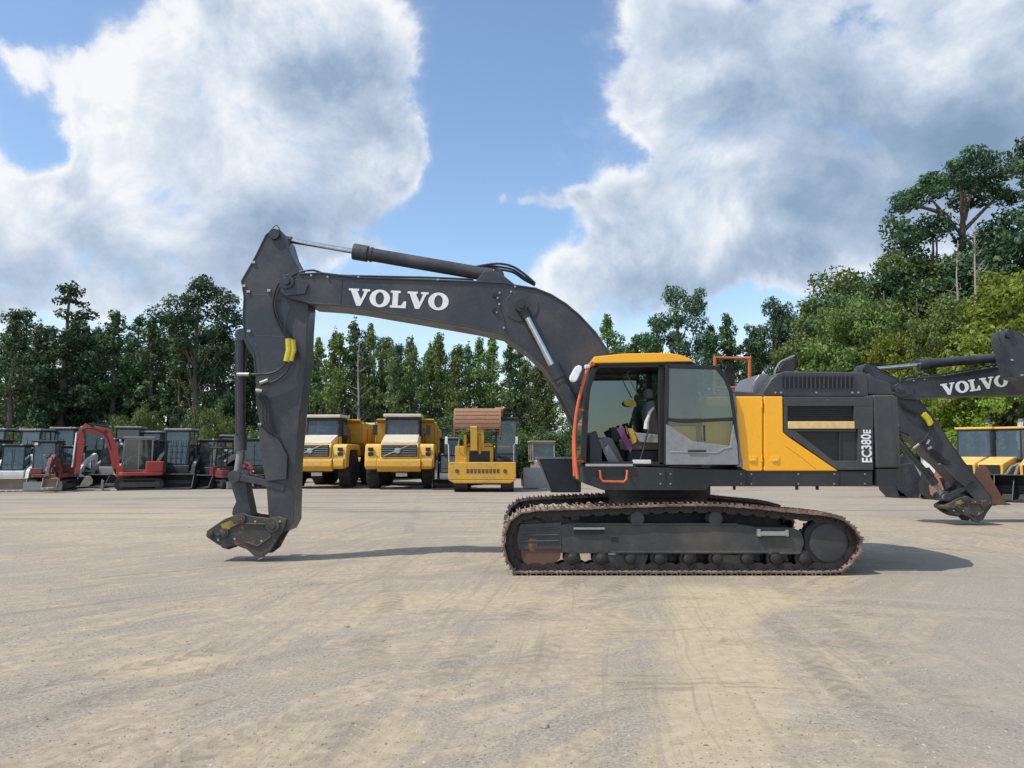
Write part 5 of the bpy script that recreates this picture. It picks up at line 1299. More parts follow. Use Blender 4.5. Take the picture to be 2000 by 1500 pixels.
row = [('spr3', 14, 58, 590, 1.1, 'feathery pine at the far left corner of the treeline'), ('spr4', 62, 62, 612, 1.0, 'slimmer pine second from the left corner of the treeline'), ('con2', 112, 60, 552, 1.15, 'tallest pointed pine at the left, its top standing clear of its neighbours'),
 ('spr3', 160, 63, 622, .9, 'full pine in the dip right of the tallest pointed pine'), ('spr3', 218, 61, 592, 1.0, 'pointed pine halfway between the tallest pointed pine and the round headed one'), ('spr4', 288, 62, 600, 1.05, 'pine directly left of the round headed pine'),
 ('rnd1', 376, 60, 556, 1.05, 'round headed dark pine rising above the left treeline'), ('spr4', 432, 62, 625, .9, 'low thin tree between the round headed pine and the raised arm'), ('con2', 470, 63, 640, .8, 'pine half hidden by the hanging bucket cylinder'),
 ('spr1', 615, 62, 650, .8, 'green spire just right of the upright arm'), ('spr4', 690, 61, 606, .95, 'light green spire reaching the underside of the boom below its lettering'), ('spr1', 745, 63, 650, .75, 'narrow green spire below the last letters on the boom'), ('spr2', 805, 62, 645, .75, 'slim pine behind the right dump truck'),
 ('spr1', 862, 64, 640, .8, 'light green spire right of the slim pine under the boom'), ('spr4', 915, 62, 655, .8, 'green spire straight above the rusty bucket'), ('spr1', 962, 61, 645, .85, 'light green spire right above the cab of the small yellow excavator'), ('spr2', 1020, 62, 690, .8, 'pine under the bend of the boom'),
 ('spr1', 1075, 60, 700, .9, 'green spire behind the boom cylinder'), ('spr4', 1130, 62, 640, .8, 'pine hidden mostly by the boom above the cab'), ('spr1', 1190, 60, 600, .9, 'feathery spire directly above the yellow cab roof'), ('spr2', 1240, 62, 650, .8, 'low pine between the cab roof and the round dark pine'),
 ('dk1', 1335, 58, 572, .85, 'round dark pine standing above the cab and guard rail'), ('spr3', 1430, 57, 598, .9, 'feathery pine above the orange guard rail'), ('dk1', 1518, 55, 594, .72, 'small dark pine above the engine hood'), ('spr3', 1585, 53, 575, .9, 'green tree at the foot of the rising right treeline')]
row += [('spr1', 668, 60, 640, .95, 'pale spire over the left dump truck'), ('spr2', 772, 60, 668, .9, 'pale spire over the right dump truck'), ('spr1', 888, 60, 662, .95, 'pale spire left of the rusty bucket'), ('spr2', 1045, 60, 690, .9, 'pale spire above the pale bulldozer'), ('spr3', 132, 61, 604, .9, 'full spire shouldering the tallest pointed pine'), ('spr4', 345, 61, 625, .8, 'thin spire touching the round headed pine'), ('spr3', 410, 61, 640, .9, 'spire right of the round headed pine'), ('con2', 40, 64, 600, .9, 'pine crowded between the two leftmost pines'), ('spr3', 85, 65, 625, .9, 'full pine filling the gap left of the tallest pointed pine'), ('spr4', 182, 65, 618, .85, 'thin pine just left of the halfway pointed pine'), ('con2', 250, 64, 612, .95, 'pine between the halfway pointed pine and its right neighbour'), ('spr3', 325, 64, 618, .95, 'pine with its side against the round headed pine'),
 ('spr4', 650, 64, 628, .8, 'slim spire under the first letters on the boom'), ('spr1', 720, 64, 622, .7, 'spire under the middle of the boom lettering'), ('spr2', 835, 65, 655, .8, 'spire between the right dump truck and the yellow excavator, above both'), ('spr1', 940, 64, 650, .75, 'spire behind the rusty bucket'), ('spr4', 995, 64, 652, .8, 'spire between the small yellow excavator and the boom bend'),
 ('spr4', 1285, 60, 640, .85, 'spire just left of the round dark pine'), ('spr3', 1390, 60, 622, .85, 'spire just right of the round dark pine'), ('spr4', 1475, 58, 625, .85, 'spire between the guard rail and the exhaust')]
for k, px, D, t, w_, lb in row: put_tree(k, px, D, t, w_, lb, G1)
G2 = 'trees on the right side of the yard'
right = [('oli1', 1648, 50, 536, 1.0, 'olive tree where the right treeline starts to rise'), ('brd3', 1712, 48, 512, .95, 'green tree above the vent slots of the hood'), ('oli1', 1768, 46, 500, .9, 'olive tree left of the big dark tree on the right'), ('dk1', 1835, 46, 428, 1.0, 'big dense dark tree below the flat topped pine'),
 ('umb1', 1905, 46, 318, 1.0, 'broad flat topped pine, tallest of the right side, with its bent bare limbs'), ('dk1', 1990, 44, 420, .9, 'dark tree behind the bare pale trunks at the right edge'), ('con2', 2020, 42, 262, .9, 'tall pine cut by the right edge of the frame'),
 ('lime1', 1925, 35, 655, .85, 'low yellow green tree behind the head of the rightmost arm'), ('lime1', 1985, 36, 535, 1.0, 'taller yellow green tree at the right edge'), ('oli1', 1850, 38, 620, .8, 'olive tree behind the white-lettered low boom'), ('lime1', 1765, 40, 650, .8, 'yellow green tree above the low boom of the second excavator'), ('oli1', 1690, 43, 600, .85, 'olive tree right above the end of the engine hood'), ('brd2', 1620, 46, 620, .9, 'green tree above the exhaust pipe'), ('brd1', 1735, 45, 545, .95, 'bright leafy tree rising over the middle of the right woods'), ('brd1', 1800, 43, 560, .9, 'bright leafy tree below and left of the flat topped pine'), ('brd2', 1670, 44, 580, .9, 'leafy tree on the lower slope of the right woods'), ('brd1', 1880, 42, 560, .9, 'leafy tree in front of the bare pale trunks'), ('lime1', 1820, 38, 700, .8, 'low yellow green tree just above the tucked-in arm')]
for k, px, D, t, w_, lb in right: put_tree(k, px, D, t, w_, lb, G2)
# second line, seen through the gaps
rr = random.Random(5)
kinds2 = ['spr3', 'brd3', 'spr4', 'spr3', 'con3', 'spr4', 'dk1']
back = []
for i in range(38):
    px = -60+i*60+rr.uniform(-16, 16)
    D = 69+rr.uniform(-3, 4) if px < 1550 else 60-(px-1550)*.012
    base_t = 640 if px < 560 else (672 if px < 1150 else 662)
    if px > 1560: base_t = 640-(px-1560)*.45
    put_tree(kinds2[i % 7], px, D, base_t+rr.uniform(-18, 18), .95, 'tree of the second line, seen only through the gaps of the front trees', 'trees of the second line')
def bushes():
    ks = ['bush1', 'bush3', 'bush3', 'bush1', 'bush3', 'bush2']
    for i in range(42):
        px = -40+i*50+rr.uniform(-12, 12); D = 56+rr.uniform(-2.5, 2.5)
        if px > 1450: D = 50-(px-1450)*.017
        put_tree(ks[rr.randrange(6)], px, D, None, 1.15, 'low bush in the undergrowth at the foot of the treeline', 'bushes at the foot of the treeline', h=rr.uniform(2.3, 4.1))
    put_tree('bush2', 405, 50, 797, .55, 'yellowish bush behind the dark loaders', 'bushes behind the machines'); put_tree('bush2', 262, 50, 800, .6, 'yellowish bush above the back row of dark cabs', 'bushes behind the machines')
bushes()
for k_, o_ in protos.items():
    if k_ not in used:
        for c_ in list(o_.children): bpy.data.objects.remove(c_)
        bpy.data.objects.remove(o_)
# bare pale trunks at the right
def dead_tree(px, D, top, seed, label):
    rnd = random.Random(seed); h = W(px, top, D)[2]
    m = MB(); tr = [Vector((rnd.uniform(-.15, .15)+.15*sin(i), rnd.uniform(-.1, .1), h*i/7)) for i in range(8)]; tr[0].z = -.1
    m.tube(tr, 0, 7, radii=[.15*(1-.85*i/7) for i in range(8)])
    r = thing('bare_tree', label, 'tree', (XG(px, D), D, 0), 0, 'bare pale trunks at the right'); m.build('trunk', M['deadwood'], r, smooth=60)
    m = MB()
    for i in range(26):
        t = rnd.uniform(.35, .98); k = min(int(t*7), 6); p = tr[k].lerp(tr[k+1], t*7-k); a = rnd.uniform(0, 6.28); l = rnd.uniform(.5, 1.5)*(1.25-t)
        e = p+Vector((cos(a)*l, sin(a)*l, l*rnd.uniform(.2, .9))); limb(m, p, e, .03, .008, rnd, 3)
        q = p.lerp(e, .6); limb(m, q, q+Vector((rnd.uniform(-.4, .4), rnd.uniform(-.4, .4), .4)), .014, .005, rnd, 2)
    m.build('branches', M['deadwood'], r, smooth=60)
dead_tree(1922, 39.5, 435, 3, 'bare pale trunk with thin twigs below the flat topped pine')
dead_tree(1893, 40.2, 470, 8, 'shorter bare trunk just left of the other pale trunk')
dead_tree(700, 58.5, 655, 12, 'thin leaning pale trunk below the boom lettering')

# ================================================================== GROUND
def ground_mat():
    m, nt, o = newmat('gravel_yard')
    p = N(nt, 'ShaderNodeBsdfPrincipled', _Roughness=.92); p.inputs['Specular IOR Level'].default_value = .25; nt.links.new(p.outputs[0], o.inputs[0])
    tc = N(nt, 'ShaderNodeTexCoord'); P = tc.outputs['Object']
    sp = N(nt, 'ShaderNodeSeparateXYZ'); nt.links.new(P, sp.inputs[0]); X, Y = sp.outputs[0], sp.outputs[1]
    def comb(x, y, z=0.0):
        c = nt.nodes.new('ShaderNodeCombineXYZ')
        for i, v in enumerate((x, y, z)):
            if isinstance(v, (int, float)): c.inputs[i].default_value = v
            else: nt.links.new(v, c.inputs[i])
        return c.outputs[0]
    wob = N(nt, 'ShaderNodeTexNoise', _Scale=.35, _Detail=3); nt.links.new(P, wob.inputs['Vector'])
    big = noi(nt, P, .16, 4, .6, .6); med = noi(nt, P, .7, 6, .62, .8); fine = noi(nt, P, 9, 8, .7); gr = noi(nt, P, 38, 4, .7)
    # tyre sweeps: streaks along arcs about two turning centres and along two straight runs
    def arc(cx, cy, fr, m0, m1, sc=1.0):
        dx = mth(nt, 'SUBTRACT', X, cx); dy = mth(nt, 'SUBTRACT', Y, cy)
        r = mth(nt, 'SQRT', mth(nt, 'ADD', mth(nt, 'MULTIPLY', dx, dx), mth(nt, 'MULTIPLY', dy, dy)))
        r = mth(nt, 'ADD', r, mth(nt, 'MULTIPLY', wob.outputs['Fac'], 1.1))
        a = mth(nt, 'ARCTAN2', dy, dx)
        s = noi(nt, comb(mth(nt, 'MULTIPLY', r, fr), mth(nt, 'MULTIPLY', a, 1.3), cx), 1.0, 10, .76)
        mask = ramp(nt, noi(nt, P, .22*sc, 2, .5), m0, m1)
        return s, mask
    s1, m1 = arc(1.5, 3.0, 3.4, .38, .52); s2, m2 = arc(-14, 22, 2.6, .5, .6, 1.4); s3, m3 = arc(9, -6, 4.0, .5, .62, 1.8)
    def line(ang, fr, off):
        u = mth(nt, 'ADD', mth(nt, 'MULTIPLY', X, cos(ang)), mth(nt, 'MULTIPLY', Y, sin(ang))); v = mth(nt, 'SUBTRACT', mth(nt, 'MULTIPLY', Y, cos(ang)), mth(nt, 'MULTIPLY', X, sin(ang)))
        v = mth(nt, 'ADD', v, mth(nt, 'MULTIPLY', wob.outputs['Fac'], .5))
        return noi(nt, comb(mth(nt, 'MULTIPLY', u, .16), mth(nt, 'MULTIPLY', v, fr), off), 1.0, 10, .76), v
    l1, v1 = line(radians(84), 5.5, 3.0); l2, v2 = line(radians(52), 4.5, 7.0)
    st = mixc(nt, m1, l1, s1); st = mixc(nt, m2, st, s2); st = mixc(nt, m3, st, s3)
    st = mixc(nt, ramp(nt, noi(nt, P, .3, 2), .54, .62), st, l2)
    stf = ramp(nt, st, .40, .60)
    gravel = mixc(nt, ramp(nt, gr, .32, .68), (.235, .200, .155), (.435, .382, .305))
    tan = mixc(nt, ramp(nt, fine, .3, .7), (.34, .272, .186), (.51, .42, .30))
    sand = mixc(nt, ramp(nt, fine, .3, .7), (.43, .345, .22), (.56, .455, .305))
    f1 = mth(nt, 'ADD', mth(nt, 'MULTIPLY', stf, .55), mth(nt, 'MULTIPLY', ramp(nt, med, .3, .7), .45))
    f1 = ramp(nt, mth(nt, 'ADD', f1, mth(nt, 'MULTIPLY', mth(nt, 'SUBTRACT', big, .5), 1.8)), .28, .70)
    c = mixc(nt, f1, gravel, tan)
    # sandy patches, one long strip right of the middle, one left of it grey
    def strip(a, b, w0, y0, y1, soft=.5):
        t = mth(nt, 'ABSOLUTE', mth(nt, 'SUBTRACT', X, mth(nt, 'ADD', mth(nt, 'MULTIPLY', Y, b), a)))
        t = mth(nt, 'ADD', t, mth(nt, 'MULTIPLY', mth(nt, 'SUBTRACT', med, .5), 1.3))
        f = ramp(nt, t, w0*(1-soft), w0*(1+soft), 1, 0)
        f = mth(nt, 'MULTIPLY', f, ramp(nt, Y, y0-.6, y0+.6)); return mth(nt, 'MULTIPLY', f, ramp(nt, Y, y1-1, y1+1, 1, 0))
    def blob(cx, cy, rx, ry, am=1.0):
        a = mth(nt, 'DIVIDE', mth(nt, 'SUBTRACT', X, cx), rx); b = mth(nt, 'DIVIDE', mth(nt, 'SUBTRACT', Y, cy), ry)
        d = mth(nt, 'SQRT', mth(nt, 'ADD', mth(nt, 'MULTIPLY', a, a), mth(nt, 'MULTIPLY', b, b)))
        d = mth(nt, 'ADD', d, mth(nt, 'MULTIPLY', mth(nt, 'SUBTRACT', med, .5), 1.2)); return ramp(nt, d, .55, 1.15, am, 0)
    gs = strip(-.05, .2, .30, 2.5, 6.6, .4)
    c = mixc(nt, mth(nt, 'MULTIPLY', gs, .8), c, gravel)
    for bl in (strip(.25, .225, .42, 3.0, 9.8), blob(2.75, 9.6, 1.0, .9), blob(-2.9, 6.55, .62, .42), blob(-.3, 9.4, 1.6, .7, .6), blob(-1.7, 7.9, .5, .3, .6), blob(.35, 7.6, .6, .8, .5), blob(-1.2, 4.9, .8, .5, .5), blob(-12, 22, 7, 3, .6)):
        c = mixc(nt, mth(nt, 'MULTIPLY', bl, .88), c, sand)
    dark = ramp(nt, noi(nt, P, .42, 5, .6, 1.5), .60, .72, 0, .45); c = mixc(nt, dark, c, mixc(nt, gr, (.17, .165, .155), (.36, .34, .315)))
    # tyre tread prints: pairs of thin barred bands
    tread = None
    for a0, b0, r0 in ((-2.6, .32, 0), (-1.95, .32, 0), (1.9, .10, 0), (2.55, .10, 0), (-.55, -.10, 0), (4.6, .42, 0), (5.3, .42, 0), (0, 0, 6.4), (0, 0, 7.1), (0, 0, 9.6), (0, 0, 4.9)):
        if r0:
            dx = mth(nt, 'SUBTRACT', X, 2.6); dy = mth(nt, 'SUBTRACT', Y, 2.4); q = mth(nt, 'SUBTRACT', mth(nt, 'SQRT', mth(nt, 'ADD', mth(nt, 'MULTIPLY', dx, dx), mth(nt, 'MULTIPLY', dy, dy))), r0)
            ph = mth(nt, 'MULTIPLY', mth(nt, 'ARCTAN2', dy, dx), r0*34)
        else:
            q = mth(nt, 'SUBTRACT', X, mth(nt, 'ADD', mth(nt, 'MULTIPLY', Y, b0), a0)); ph = mth(nt, 'MULTIPLY', Y, 34.0)
        q = mth(nt, 'ADD', q, mth(nt, 'MULTIPLY', mth(nt, 'SUBTRACT', wob.outputs['Fac'], .5), .8)); qa = mth(nt, 'ABSOLUTE', q)
        bar = ramp(nt, mth(nt, 'SINE', mth(nt, 'ADD', ph, mth(nt, 'MULTIPLY', qa, 30.0))), -.2, .5)
        e = mth(nt, 'MULTIPLY', ramp(nt, qa, .10, .17, 1, 0), mth(nt, 'ADD', mth(nt, 'MULTIPLY', bar, .6), .4)); tread = e if tread is None else mth(nt, 'MAXIMUM', tread, e)
    tread = mth(nt, 'MULTIPLY', tread, ramp(nt, noi(nt, P, .55, 4, .6), .42, .62)); c = mixc(nt, mth(nt, 'MULTIPLY', tread, .6), c, (.22, .185, .145))
    lin = ramp(nt, noi(nt, comb(mth(nt, 'MULTIPLY', v1, 7.0), mth(nt, 'MULTIPLY', Y, .12), 0), 1, 4, .7), .54, .62, 0, .45); c = mixc(nt, mth(nt, 'MULTIPLY', lin, ramp(nt, big, .35, .55)), c, (.27, .235, .19))
    # ground turns greyer and darker further back, with dark ruts
    c = mixc(nt, ramp(nt, Y, 14, 30, 0, .45), c, mixc(nt, st, (.26, .235, .20), (.42, .37, .30)))
    far = ramp(nt, Y, 15, 24); rut = ramp(nt, noi(nt, comb(mth(nt, 'MULTIPLY', X, .10), mth(nt, 'MULTIPLY', Y, .9), 0), 1.0, 5, .6), .52, .64)
    c = mixc(nt, mth(nt, 'MULTIPLY', mth(nt, 'MULTIPLY', far, rut), .6), c, (.17, .15, .125))
    # thin wheel scrapes following the turning circles, and one darker packed lane at the right
    c = mixc(nt, mth(nt, 'MULTIPLY', ramp(nt, s1, .56, .62), mth(nt, 'MULTIPLY', m1, .55)), c, (.22, .19, .15)); c = mixc(nt, mth(nt, 'MULTIPLY', ramp(nt, s1, .44, .38), mth(nt, 'MULTIPLY', m1, .35)), c, (.56, .47, .35))
    c = mixc(nt, mth(nt, 'MULTIPLY', strip(1.6, .48, 1.5, 3, 14, .6), .55), c, mixc(nt, gr, (.25, .225, .19), (.42, .375, .31)))
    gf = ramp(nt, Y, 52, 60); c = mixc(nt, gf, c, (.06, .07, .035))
    sp_ = ramp(nt, noi(nt, P, 95, 2, .6), .68, .72, 0, .55); c = mixc(nt, sp_, c, (.62, .60, .56))
    sd = ramp(nt, noi(nt, P, 70, 2, .6), .68, .73, 0, .6); c = mixc(nt, sd, c, (.13, .12, .11))
    nt.links.new(c, p.inputs['Base Color'])
    hgt = mth(nt, 'ADD', mth(nt, 'SUBTRACT', mth(nt, 'MULTIPLY', st, 1.0), mth(nt, 'MULTIPLY', tread, .25)), mth(nt, 'MULTIPLY', fine, .25)); hgt = mth(nt, 'ADD', hgt, mth(nt, 'MULTIPLY', gr, .22)); hgt = mth(nt, 'ADD', hgt, mth(nt, 'MULTIPLY', noi(nt, P, 110, 3), .08))
    b = N(nt, 'ShaderNodeBump', _Strength=.8, _Distance=.035); nt.links.new(hgt, b.inputs['Height']); nt.links.new(b.outputs[0], p.inputs['Normal'])
    return m
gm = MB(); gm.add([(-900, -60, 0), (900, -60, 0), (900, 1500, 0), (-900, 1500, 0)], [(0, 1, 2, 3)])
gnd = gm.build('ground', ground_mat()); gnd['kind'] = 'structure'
# loose stones
M['stone'] = None
def stone_mat():
    m, nt, o = newmat('loose_stone'); p = N(nt, 'ShaderNodeBsdfPrincipled', _Roughness=.9); g = N(nt, 'ShaderNodeNewGeometry')
    r = nt.nodes.new('ShaderNodeValToRGB'); nt.links.new(g.outputs['Random Per Island'], r.inputs[0]); e = r.color_ramp.elements
    e[0].color = (.17, .16, .15, 1); e[1].color = (.52, .49, .44, 1); k = e.new(.45); k.color = (.33, .30, .26, 1); k = e.new(.8); k.color = (.42, .36, .28, 1)
    nt.links.new(r.outputs[0], p.inputs['Base Color']); nt.links.new(p.outputs[0], o.inputs[0]); return m
rs = random.Random(21); V = []; Fc = []
def stone(x, y, s):
    o = len(V); q = [rs.uniform(.6, 1.25) for _ in range(6)]; a = rs.uniform(0, 6.28); ca, sa = cos(a)*s, sin(a)*s; e = rs.uniform(.6, 1)
    V.extend([(x+ca*q[0], y+sa*q[0], .1*s), (x-sa*q[1]*e, y+ca*q[1]*e, .15*s), (x-ca*q[2], y-sa*q[2], .1*s), (x+sa*q[3]*e, y-ca*q[3]*e, .12*s), (x+rs.uniform(-.3, .3)*s, y+rs.uniform(-.3, .3)*s, s*rs.uniform(.4, .75)), (x, y, -.3*s)])
    Fc.extend([(o, o+1, o+4), (o+1, o+2, o+4), (o+2, o+3, o+4), (o+3, o, o+4), (o+1, o, o+5), (o+2, o+1, o+5), (o+3, o+2, o+5), (o, o+3, o+5)])
n_st = 0
while n_st < 26000:
    D = 3.3+ (rs.random()**1.6)*17; X = rs.uniform(-.74, .74)*D
    dens = noise.noise(Vector((X*.5, D*.5, 3)))*.5+.5
    if rs.random() > dens**1.5*1.5: continue
    s = .0045+.0095*rs.random()**3
    if rs.random() < .004: s *= 2.4
    stone(X, D, s); n_st += 1
me = bpy.data.meshes.new('gravel'); me.from_pydata(V, [], Fc); me.materials.append(stone_mat())
go = bpy.data.objects.new('gravel', me); COL.objects.link(go); tag(go, 'small grey and tan stones strewn over the yard', 'gravel', kind='stuff')
# two or three larger lumps of dirt seen by the second machine
for px, py, s_, lb in ((1641, 1024, .05, 'dark clod lying right of the tracks'), (1716, 1282, .02, 'pale stone lying on the gravel at the lower right'), (62+1000, 1399, .03, 'dark flat clod near the middle of the foreground')):
    z0 = (885-py)/1500.0; D = H/(-z0)*1.0; X = (px-1000)/1500*D
    m = MB(); vs = []; rn = random.Random(px)
    pr = [(s_*.8, 0), (s_*1.1, s_*.25), (s_*.8, s_*.7), (s_*.3, s_*.95)]
    m.lathe(pr, (X, D, -.004), 'Z', 9); m.v = [(x+rn.uniform(-.2, .2)*s_, y+rn.uniform(-.2, .2)*s_, z+rn.uniform(-.1, .1)*s_) for x, y, z in m.v]
    o_ = m.build('stone', M['concrete'] if px == 1716 else M['mud'] if px == 1062 else M['slate2'], smooth=20); tag(o_, lb, 'stone')

# ================================================================== SKY, SUN, CAMERA
def world():
    w = bpy.data.worlds.new('World'); S.world = w; w.use_nodes = True; nt = w.node_tree; nt.nodes.clear()
    o = nt.nodes.new('ShaderNodeOutputWorld'); bg = nt.nodes.new('ShaderNodeBackground'); nt.links.new(bg.outputs[0], o.inputs[0])
    sky = nt.nodes.new('ShaderNodeTexSky'); sky.sky_type = 'NISHITA'; sky.sun_disc = False; sky.sun_elevation = radians(56.7); sky.sun_rotation = radians(242); sky.air_density = 1.0; sky.dust_density = .6; sky.ozone_density = 1.6
    tc = nt.nodes.new('ShaderNodeTexCoord'); D = tc.outputs['Generated']
    w1 = N(nt, 'ShaderNodeTexNoise', _Scale=5.0, _Detail=8, _Roughness=.62); nt.links.new(D, w1.inputs['Vector'])
    ws = nt.nodes.new('ShaderNodeVectorMath'); ws.operation = 'SUBTRACT'; nt.links.new(w1.outputs['Color'], ws.inputs[0]); ws.inputs[1].default_value = (.5, .5, .5)
    sp = N(nt, 'ShaderNodeSeparateXYZ'); nt.links.new(D, sp.inputs[0])
    u = mth(nt, 'ARCTAN2', sp.outputs[0], sp.outputs[1]); v = mth(nt, 'ARCSINE', sp.outputs[2])
    sw = N(nt, 'ShaderNodeSeparateXYZ'); nt.links.new(ws.outputs[0], sw.inputs[0])
    u = mth(nt, 'ADD', u, mth(nt, 'MULTIPLY', sw.outputs[0], .10)); v = mth(nt, 'ADD', v, mth(nt, 'MULTIPLY', sw.outputs[1], .10))
    def uv(px, py):
        x, y, z = W(px, py, 10); z -= H; return atan2(x, y), math.asin(z/sqrt(x*x+y*y+z*z))
    def ell(px, py, rx, ry, uu=u, vv=v):
        a, b = uv(px, py); A = mth(nt, 'DIVIDE', mth(nt, 'SUBTRACT', uu, a), rx/1500*.93); B = mth(nt, 'DIVIDE', mth(nt, 'SUBTRACT', vv, b), ry/1500*.93)
        d = mth(nt, 'ADD', mth(nt, 'MULTIPLY', A, A), mth(nt, 'MULTIPLY', B, B))
        return mth(nt, 'POWER', 2.718, mth(nt, 'MULTIPLY', d, -1.0))
    def field(lst, u_=u, v_=v):
        tot = None
        for (px, py, rx, ry, am) in lst:
            e = mth(nt, 'MULTIPLY', ell(px, py, rx, ry, u_, v_), am); tot = e if tot is None else mth(nt, 'ADD', tot, e)
        return tot
    clouds = [(275,190,115,105,.9),(215,330,85,115,.8),(330,330,170,140,.9),(520,130,200,150,.9),(640,60,200,110,.9),(560,330,190,150,.9),(700,400,110,120,.8),(330,470,170,80,.7),(785,320,55,60,.9),(60,440,130,70,.8),(120,540,200,90,.75),(-120,480,200,120,.8),(420,560,200,60,.4),(760,510,130,25,.5),
      (1320,70,130,110,.9),(1500,120,200,130,.9),(1750,90,260,160,.9),(1980,120,150,170,.8),(1290,220,90,70,.7),(1450,260,150,80,.8),(1700,300,260,130,.9),(1950,330,140,130,.7),(1200,450,90,80,.9),(1340,400,140,110,.9),(1100,530,90,50,.8),(1350,520,150,60,.6),(1550,430,170,90,.8),(1760,480,200,60,.6),(1200,600,200,40,.5),
      (970,400,24,20,.75),(1055,405,55,24,.7),(1010,410,30,14,.4),(1130,395,30,18,.5),(25,105,38,30,.6),(60,150,22,28,.25),(1245,300,50,35,-.35),(70,265,60,80,-.7),(60,30,90,40,-.5),(930,250,90,260,-.4),(150,60,60,30,-.3),(1110,5,25,14,.4),
      (-500,200,350,200,.8),(2600,250,400,260,.8),(-1300,300,500,200,.6),(3300,100,500,250,.5)]
    den = field(clouds)
    den = mth(nt, 'MINIMUM', den, .90)
    n1 = noi(nt, D, 6.5, 14, .60, .25); n2 = noi(nt, D, 24.0, 10, .62); n3 = noi(nt, D, 2.6, 6, .6, .5)
    dn = mth(nt, 'ADD', den, mth(nt, 'MULTIPLY', mth(nt, 'SUBTRACT', n1, .5), 2.3)); dn = mth(nt, 'ADD', dn, mth(nt, 'MULTIPLY', mth(nt, 'SUBTRACT', n2, .5), .4))
    # overhead and behind the viewer: free-standing broken cloud from noise alone
    al = mth(nt, 'ADD', mth(nt, 'MULTIPLY', ramp(nt, dn, .36, .70), .60), mth(nt, 'MULTIPLY', ramp(nt, dn, .15, .85), .40))
    hz = mth(nt, 'MULTIPLY', ramp(nt, sp.outputs[2], .02, .26, 1, 0), ramp(nt, n3, .35, .65, .25, .75)); al = mth(nt, 'MAXIMUM', al, hz)
    al2 = ramp(nt, noi(nt, D, 2.4, 9, .55), .50, .64, 0, .9); hi = ramp(nt, sp.outputs[2], .62, .8)
    bk = ramp(nt, sp.outputs[1], .1, .45, 1, 0); sel = mth(nt, 'MAXIMUM', hi, bk)
    al = mth(nt, 'ADD', mth(nt, 'MULTIPLY', al, mth(nt, 'SUBTRACT', 1, sel)), mth(nt, 'MULTIPLY', al2, sel), clamp=True)
    # self shading: compare with the density a little towards the sun (up and left)
    off = nt.nodes.new('ShaderNodeVectorMath'); off.operation = 'ADD'; nt.links.new(D, off.inputs[0]); off.inputs[1].default_value = (-.030, .0, .040)
    n1b = noi(nt, off.outputs[0], 6.5, 9, .60, .25)
    g = mth(nt, 'SUBTRACT', n1, n1b)
    core = ramp(nt, dn, .55, 1.35)
    darks = field([(640,170,190,90,.75),(700,250,120,80,.4),(620,430,200,70,.7),(400,440,150,50,.4),(330,560,150,70,.45),(500,520,220,60,.5),(1420,110,130,80,.45),(1650,300,260,110,.8),(1800,420,260,90,.8),(1560,390,100,60,.4),(1250,560,170,50,.65),(1500,500,120,60,.3),(1950,250,150,120,.5),(1650,170,200,80,.35),(60,560,120,50,.3),(1450,330,90,30,.3)])
    brights = field([(220,190,120,120,.85),(200,340,80,70,.6),(420,60,120,60,.35),(300,450,100,60,.35),(480,90,90,50,.25),(480,200,110,60,.25),(780,300,40,60,.6),(1380,310,110,40,.7),(1250,400,80,60,.6),(1420,440,80,40,.5),(1080,530,60,40,.5),(1290,250,60,50,.4),(1850,130,60,40,.5),(30,390,90,40,.5),(60,460,60,40,.2),(1290,40,50,40,.3),(1940,60,60,50,.3)])
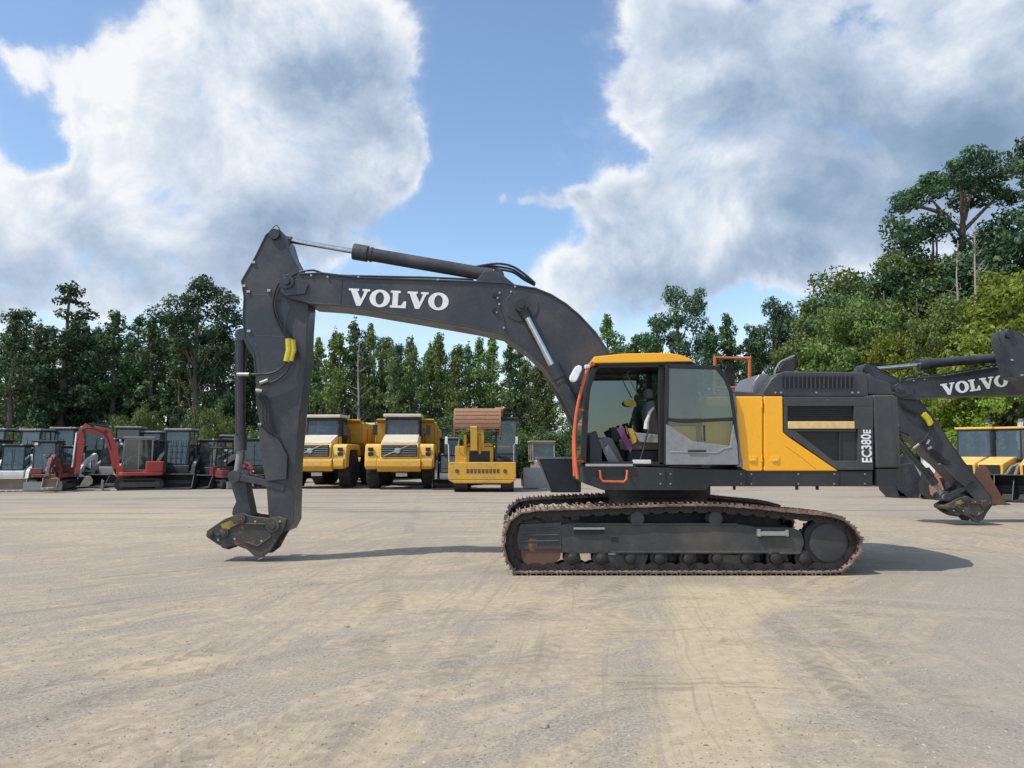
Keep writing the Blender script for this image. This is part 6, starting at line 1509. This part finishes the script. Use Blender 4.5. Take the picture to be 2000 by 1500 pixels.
    lum = mth(nt, 'ADD', .74, mth(nt, 'MULTIPLY', g, 1.9)); lum = mth(nt, 'SUBTRACT', lum, mth(nt, 'MULTIPLY', core, .12)); lum = mth(nt, 'SUBTRACT', lum, mth(nt, 'MULTIPLY', darks, .46)); lum = mth(nt, 'ADD', lum, mth(nt, 'MULTIPLY', brights, .40))
    rim = ramp(nt, dn, .45, .95, .26, 0); lum = mth(nt, 'ADD', lum, rim); lum = mth(nt, 'ADD', lum, mth(nt, 'MULTIPLY', mth(nt, 'SUBTRACT', n3, .5), .55))
    lum = mth(nt, 'ADD', lum, mth(nt, 'MULTIPLY', mth(nt, 'SUBTRACT', n2, .5), .28), clamp=True)
    cr = nt.nodes.new('ShaderNodeValToRGB'); nt.links.new(lum, cr.inputs[0]); e = cr.color_ramp.elements
    e[0].color = (.225, .335, .475, 1); e[0].position = 0; e[1].color = (.93, .95, .97, 1); e[1].position = 1
    for ps, cc in ((.3, (.31, .42, .58)), (.6, (.50, .60, .74)), (.8, (.70, .77, .87))): k = e.new(ps); k.color = (*cc, 1)
    sk = mixc(nt, 1.0, sky.outputs[0], (SKYK*1.10, SKYK*1.15, SKYK*1.15), 'MULTIPLY')
    out = mixc(nt, al, sk, cr.outputs[0])
    nt.links.new(out, bg.inputs[0]); bg.inputs[1].default_value = 1.0
    w.cycles.sampling_method = 'MANUAL'; w.cycles.sample_map_resolution = 512
SKYK = 0.175
world()
sd = bpy.data.lights.new('sun', 'SUN'); sd.energy = 3.7; sd.angle = radians(.53); sd.color = (1.0, .945, .85)
so = bpy.data.objects.new('sun', sd); COL.objects.link(so); so.rotation_euler = Vector((.58, .31, -1)).to_track_quat('-Z', 'Y').to_euler(); so.location = (-20, -10, 40)
cd = bpy.data.cameras.new('camera'); cam = bpy.data.objects.new('camera', cd); COL.objects.link(cam)
cd.sensor_width = 36; cd.lens = F/2000*36; cd.clip_end = 4000; cd.clip_start = .05
cam.location = (0, 0, H); cam.rotation_euler = (pi/2+TH, 0, 0)
S.camera = cam
S.view_settings.view_transform = 'Standard'; S.view_settings.look = 'None'; S.view_settings.gamma = 1; S.view_settings.exposure = 0
S.cycles.max_bounces = 8; S.cycles.transparent_max_bounces = 24; S.cycles.diffuse_bounces = 3; S.cycles.glossy_bounces = 3
S.cycles.use_denoising = True
